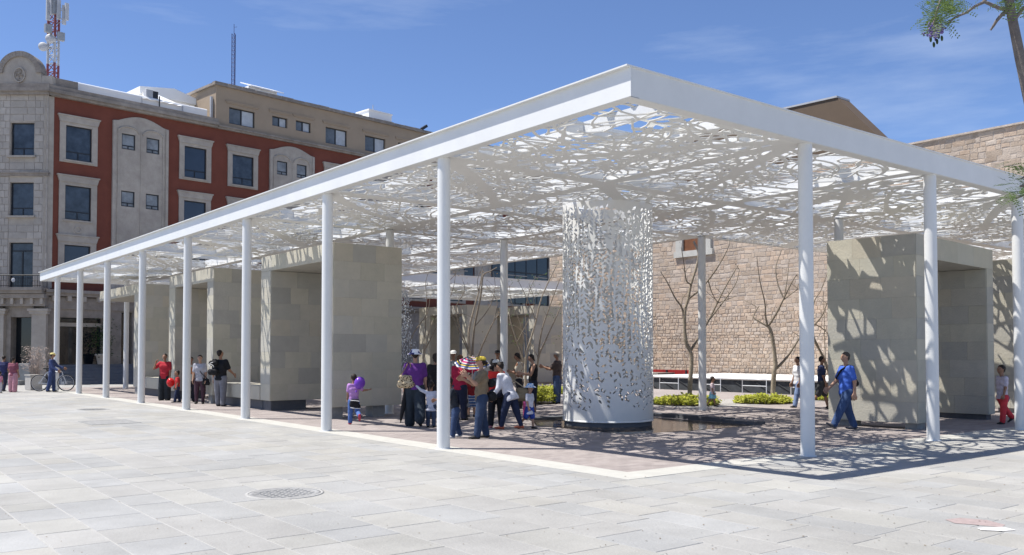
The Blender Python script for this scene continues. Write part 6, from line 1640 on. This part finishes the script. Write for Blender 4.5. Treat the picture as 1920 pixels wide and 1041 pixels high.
# ---- girl with balloon, mother, toddler
girl = person(gp(663, 796), AWAY + R(20), 1.12, 'running girl in a lilac top and jeans with red shoes', top=(.42, .22, .50), bot_c=(.07, .13, .33), shoe_c=(.40, .05, .08), child=True, hair='short', legs=(4, -22), knees=(2, 48), arm_vec=(None, ((.7, .3, -.7), (.9, .5, .05))), top_sleeve='short')
o = worldpt(girl, (.10, -.17, .93)); t = empty('balloon', o, 0, 'purple balloon behind the back of the running girl', 'balloon'); PB = mat('purple_balloon', (.16, .05, .42), .25, var=.06)
b = MB(); b.ell((0, 0, 0), (.128, .10, .145), 16, 10, Matrix.Rotation(R(25), 3, 'Y')); b.tube([(-.07, 0, -.15), (-.09, 0, -.2)], [.01, .02], 6); b.build('balloon_skin', PB, t)
t = empty('waist_jacket', worldpt(girl, (0, -.09, .47)), girl['obj'].rotation_euler.z, 'black jacket tied round the waist of the running girl', 'jacket')
V, Q = nets(union([((-.06, 0, -.02), (.08, 0, -.06), .055, .06), ((-.05, -.02, .05), (.06, -.01, .05), .05, .05)], .03), (-.25, -.2, -.2), (.25, .2, .2), .014); link('jacket_cloth', np_mesh('jacket_cloth', V, [Q], M['black'], True), t)
b = MB(); b.tube([(-.10, -.06, .075), (0, -.085, .07), (.1, -.07, .055)], .008, 5); b.tube([(-.1, -.05, -.085), (0, -.08, -.10), (.12, -.06, -.11)], .008, 5); b.build('white_piping', M['membrane'], t)
PUR = (.115, .03, .20)
mom = person(gp(778, 800), AWAY + R(4), 1.66, 'woman in a purple shirt and dark jeans walking away with a toddler', top=PUR, bottom='wide', bot_c=(.022, .032, .045), shoe_c=(.04, .035, .035), hair='short', legs=(10, -16), knees=(4, 26), fat=1.16, arm_out=(12, 9), arms=(8, 4), elbows=(22, 8), skin=SKIN2, hem=-.03)
hat(mom, 'bucket', checker_mat('white_and_navy_dotted_cloth', (.75, .75, .78), (.03, .03, .14), 9), name='sun_hat')
c = worldpt(mom, (-.20, -.10, 1.0)); bag(c, (.34, .17, .26), AWAY + R(5), 'leopard print shoulder bag of the woman in purple', checker_mat('leopard_print', (.52, .42, .27), (.06, .035, .02), 26), [worldpt(mom, (-.16, -.1, 1.36)), worldpt(mom, (-.14, -.02, 1.40)), worldpt(mom, (-.1, -.1, 1.36))], name='handbag', strap_m=cloth((.3, .2, .12)))
t = empty('folded_umbrella', worldpt(mom, (-.26, -.02, .40)), AWAY, 'folded black umbrella hanging beside the leg of the woman in purple', 'umbrella')
b = MB(); b.tube([(0.05, 0, .46), (.02, 0, .1), (-.04, 0, -.22), (-.05, 0, -.32)], [.018, .055, .03, .006], 8); b.build('folded_cloth', M['black'], t); b = MB(); b.tube([(.05, 0, .46), (.06, 0, .56), (.10, 0, .58)], .012, 6); b.build('handle', M['rubber'], t)
person(gp(808, 801), AWAY, 0.98, 'toddler in a pale top and jeans holding the hand of the woman in purple', top=(.50, .52, .60), top_sleeve='long', bot_c=(.05, .07, .12), hair='ponytail', child=True, arm_vec=(((-.8, .15, .35), (-.7, .1, .6)), None), hem=-.12)
# ---- the crowd
person(gp(817, 786), AWAY, 1.58, 'woman in black partly hidden by the near white column', top=(.015, .015, .017), top_sleeve='long', bot_c=(.02, .02, .025), hair='long')
pc = person(gp(850, 768), TOWARD, 1.66, 'man in a white cap and grey top behind the striped umbrella', top=(.32, .33, .33), bot_c=(.05, .05, .06), hair='short'); hat(pc, 'cap', cloth((.62, .62, .6)), name='cap')
pr_ = person(gp(862, 788), AWAY + R(-30), 1.54, 'woman in a crimson shirt holding the striped umbrella', top=(.42, .02, .06), top_sleeve='long', bot_c=(.02, .025, .05), hair='short', hair_c=mat('auburn_hair', (.10, .045, .02), .55, var=.3), arm_vec=(None, ((.75, .5, -.3), (.3, .9, .35))), fat=1.15)
person(gp(853, 821), LEFT + R(20), 1.16, 'boy in a dark polo shirt and jeans leaning beside the near column', top=(.02, .025, .035), bot_c=(.035, .06, .13), child=True, lean=14, legs=(10, -10), knees=(4, 8), shoe_c=(.5, .5, .5), arms=(30, 42), elbows=(40, 40))
person(gp(884, 782), TOWARD + R(20), 1.10, 'child in a dark red top and plaid shorts behind the woman in the yellow cap', top=(.26, .02, .025), bottom='shorts', bot_c=stripe_mat('blue_plaid_cloth', [(.08, .16, .36), (.5, .55, .62), (.05, .1, .26)], 14), child=True, hair='short', skin=SKIN2)
person(gp(873, 786), LEFT, 0.98, 'crouching figure in grey with dark trousers behind the crowd', top=(.30, .31, .33), bot_c=(.03, .03, .035), child=True, hair='short', lean=12, hem=-.16)
yl = person(gp(903, 822), LEFT + R(12), 1.53, 'woman in a yellow cap with a tan vest and jeans, nearest of the crowd', top=(.20, .155, .10), top_sleeve='short', bottom='trousers', bot_c=(.03, .05, .10), hair='ponytail', legs=(10, -6), knees=(3, 6), arm_vec=(((-.25, .55, -.7), (-.1, .75, .7)), ((.3, .45, -.8), (-.2, .9, .45))), fat=1.08, skin=SKIN2)
hat(yl, 'cap', checker_mat('yellow_patterned_cap', (.62, .48, .06), (.35, .25, .04), 30), name='cap')
backpack(yl, .02, 'black shoulder pack on the back of the woman in the yellow cap', M['black'], .60, .95, False)
t = empty('tied_sweater', worldpt(yl, (0, -.02, 1.10)), yl['obj'].rotation_euler.z, 'grey sweater slung over the shoulder of the woman in the yellow cap', 'sweater')
V, Q = nets(union([((.14, -.08, .12), (.16, -.02, -.10), .055, .06), ((.10, .1, .10), (.16, 0, .13), .05, .05), ((.10, .1, .10), (.12, .15, -.05), .05, .04)], .03), (-.1, -.25, -.3), (.35, .3, .3), .015); link('sweater_cloth', np_mesh('sweater_cloth', V, [Q], cloth((.17, .18, .18)), True), t)
rc = person(gp(930, 802), AWAY + R(-8), 1.46, 'person in a bright red top and black trousers with a pale cap', top=(.60, .03, .025), bot_c=(.014, .014, .018), hair='short', shoe_c=(.5, .2, .22), legs=(-6, 12), knees=(10, 2), top_sleeve='short'); hat(rc, 'cap', cloth((.48, .48, .46)), name='cap')
backpack(rc, 0.03, 'dark navy backpack on the person in the red top', cloth((.02, .022, .04)), .60, .95, False)
wh = person(gp(957, 805), LEFT + R(-25), 1.46, 'woman in a white hooded top and dark blue jeans bending forward', top=(.62, .62, .66), top_sleeve='long', bottom='leggings', bot_c=(.018, .026, .06), shoe_c=(.40, .10, .05), hair='bun', lean=24, legs=(16, -16), knees=(4, 4), arms=(14, 20), elbows=(30, 35), fat=1.12, hem=-.09)
c = worldpt(wh, (.26, -.16, .74)); bag(c, (.30, .17, .26), AWAY, 'tan shoulder bag of the woman in the white hooded top', cloth((.24, .19, .12)), [worldpt(wh, (.16, .10, 1.08)), worldpt(wh, (.05, .16, 1.16))], strap_m=cloth((.4, .33, .22)))
td = person(gp(993, 804), RIGHT + R(-35), 0.94, 'toddler in a white shirt and blue shorts walking beside the woman in white', top=(.62, .63, .70), bottom='shorts', bot_c=(.03, .07, .33), child=True, hair='short', hem=-.14, legs=(10, -18), knees=(6, 30), skin=SKIN2)
hat(td, 'bucket', checker_mat('blue_and_white_hat_cloth', (.60, .66, .74), (.10, .30, .62), 20), name='sun_hat')
person(gp(987, 786), AWAY, 0.74, 'very small child in pink between the legs of the crowd', top=(.55, .10, .28), bot_c=(.45, .08, .2), child=True, hair='short')
bk = person(gp(933, 760), TOWARD, 1.68, 'young man in a black cap and black shirt at the back of the crowd', top=(.015, .015, .018), bot_c=(.03, .03, .04), hair='short'); hat(bk, 'cap', cloth((.012, .012, .014)), name='cap')
person(gp(974, 766), LEFT + R(-10), 1.60, 'dark-haired woman in a cream and brown blouse looking at her hands', top=checker_mat('cream_brown_blouse', (.52, .46, .36), (.20, .10, .06), 7), top_sleeve='short', bot_c=(.02, .02, .025), hair='long', arm_vec=(((-.1, .4, -.9), (.1, .95, .2)), ((.1, .4, -.9), (-.1, .95, .2))), head_pitch=-16)
person(gp(1000, 772), LEFT + R(5), 1.56, 'dark-haired woman in a black sleeveless top holding something in her hands', top=(.012, .012, .014), top_sleeve='none', bot_c=(.018, .022, .04), hair='long', arm_vec=(((-.1, .35, -.9), (.1, .98, .15)), ((.1, .35, -.9), (-.1, .98, .15))), head_pitch=-14, fat=1.08, skin=SKIN2)
om = person(gp(1045, 757), LEFT + R(-20), 1.62, 'older man in a brown shirt and jeans standing left of the white cylinder', top=(.075, .055, .05), bot_c=(.05, .08, .16), hair='short', hair_c=HAIRG, arm_vec=(((-.2, .55, -.7), (-.1, .9, .3)), ((.1, .3, -.9), (.1, .95, .25))), fat=1.12); hat(om, 'cap', cloth((.45, .40, .33)), name='cap')
person(gp(1018, 716), TOWARD, 1.16, 'child in a dark blue outfit far off by the old wall', top=(.04, .045, .12), bot_c=(.03, .05, .2), child=True, hair='short')
kc = person(gp(1336, 763), RIGHT + R(-20), 0.90, 'little girl in a white top and light blue skirt passing the slim column', top=(.62, .50, .52), bottom='skirt', bot_c=(.22, .48, .58), child=True, hair='bun', legs=(12, -14), knees=(4, 20))
# ---- right side
person(gp(1497, 764), LEFT + R(15), 1.5, 'person in a white shirt and light jeans half hidden by the big near column', top=(.64, .64, .65), bot_c=(.16, .22, .36), hair='short', legs=(18, -18), knees=(6, 16))
person(gp(1541, 767), RIGHT + R(-10), 1.52, 'man in a navy shirt and dark shorts walking behind the near column', top=(.025, .035, .09), bottom='shorts', bot_c=(.055, .055, .055), hair='short', legs=(18, -20), knees=(6, 22), hair_c=HAIR)
bl = person(gp(1588, 806), LEFT + R(10), 1.64, 'man in a blue polo shirt and jeans striding past the right portal', top=(.055, .13, .50), bot_c=(.04, .075, .17), shoe_c=(.10, .10, .11), hair='short', hair_c=mat('greying_hair', (.07, .055, .045), .6, var=.3), legs=(29, -14), knees=(2, 8), arms=(-14, 22), elbows=(16, 26), fat=1.06, skin=SKIN2)
t = empty('sling_bag', worldpt(bl, (.03, -.2, 1.02)), bl['obj'].rotation_euler.z, 'black sling bag worn across the back of the man in blue', 'bag')
V, Q = nets(union([((-.04, 0, -.06), (.08, 0, .06), .07, .06)], .03), (-.2, -.15, -.2), (.2, .15, .2), .014); link('bag_body', np_mesh('bag_body', V, [Q], M['black'], True), t)
b = MB(); b.tube([(.17, .05, -.12), (.205, .22, -.06), (.12, .345, .06), (-.06, .34, .22), (-.13, .22, .325), (-.10, .08, .30), (0, -.02, .1)], .019, 6); b.build('strap', M['black'], t)
rk = person(gp(1880, 795), LEFT + R(8), 1.32, 'child in a white top and red trousers walking at the right edge', top=(.56, .50, .56), bot_c=(.62, .05, .06), child=True, hair='short', legs=(8, -24), knees=(2, 18), arms=(8, -22), elbows=(10, 10))
t = empty('shoulder_pouch', worldpt(rk, (.20, -.22, .55)), rk['obj'].rotation_euler.z, 'purple pink pouch held by the child in red trousers', 'bag')
b = MB(); b.ell((0, 0, 0), (.06, .12, .10), 10, 7, Matrix.Rotation(R(-35), 3, 'X')); b.build('pouch_body', cloth((.22, .06, .14)), t); b = MB(); b.tube([(0, .05, .08), (-.02, .10, .18)], .01, 5); b.build('strap', cloth((.22, .06, .14)), t)
# striped umbrella
def umbrella(px, py, dep_pt):
    d = (Vector(dep_pt) - Vector(CAM)).dot(FW); c = D(px, py, d); t = empty('umbrella', c, 0, 'open umbrella with rainbow stripes held above the crowd', 'umbrella')
    tilt = Matrix.Rotation(R(14), 3, 'X') @ Matrix.Rotation(R(-8), 3, 'Y')
    cols = [(.42, .02, .10), (.55, .52, .50), (.03, .03, .09), (.62, .45, .05), (.05, .10, .32), (.55, .53, .52), (.48, .03, .05), (.04, .05, .2), (.6, .58, .55), (.36, .04, .2)]
    um = []
    for q in cols: um.append(cloth(q))
    n_ = 8; rings = 17
    for k in range(n_):
        b = MB()
        for r_i in range(rings - 1):
            b.cm = r_i % len(cols); P_ = []
            for (rr, kk) in ((r_i, k), (r_i, k + 1), (r_i + 1, k + 1), (r_i + 1, k)):
                s = rr / (rings - 1); a = 2*math.pi*kk/n_; P_.append(tilt @ Vector((.43*s*math.cos(a), .43*s*math.sin(a), .17*(1 - s*s))))
            b.add(P_, [(0, 1, 2, 3)])
        b.build('canopy_segment', um, t)
        b = MB(); a = 2*math.pi*k/n_; b.tube([tilt @ Vector((.43*s*math.cos(a), .43*s*math.sin(a), .17*(1 - s*s) - .006)) for s in np.linspace(0, 1, 5)], .004, 4); b.build('rib', M['blackmetal'], t)
    b = MB(); b.tube([tilt @ Vector((0, 0, .22)), tilt @ Vector((0, 0, -.5))], .008, 6); b.build('shaft', M['galv'], t); b = MB(); b.tube([tilt @ Vector((0, 0, -.5)), tilt @ Vector((0, 0, -.58))], .016, 6); b.build('handle', M['rubber'], t)
umbrella(886, 683, gp(884, 792))
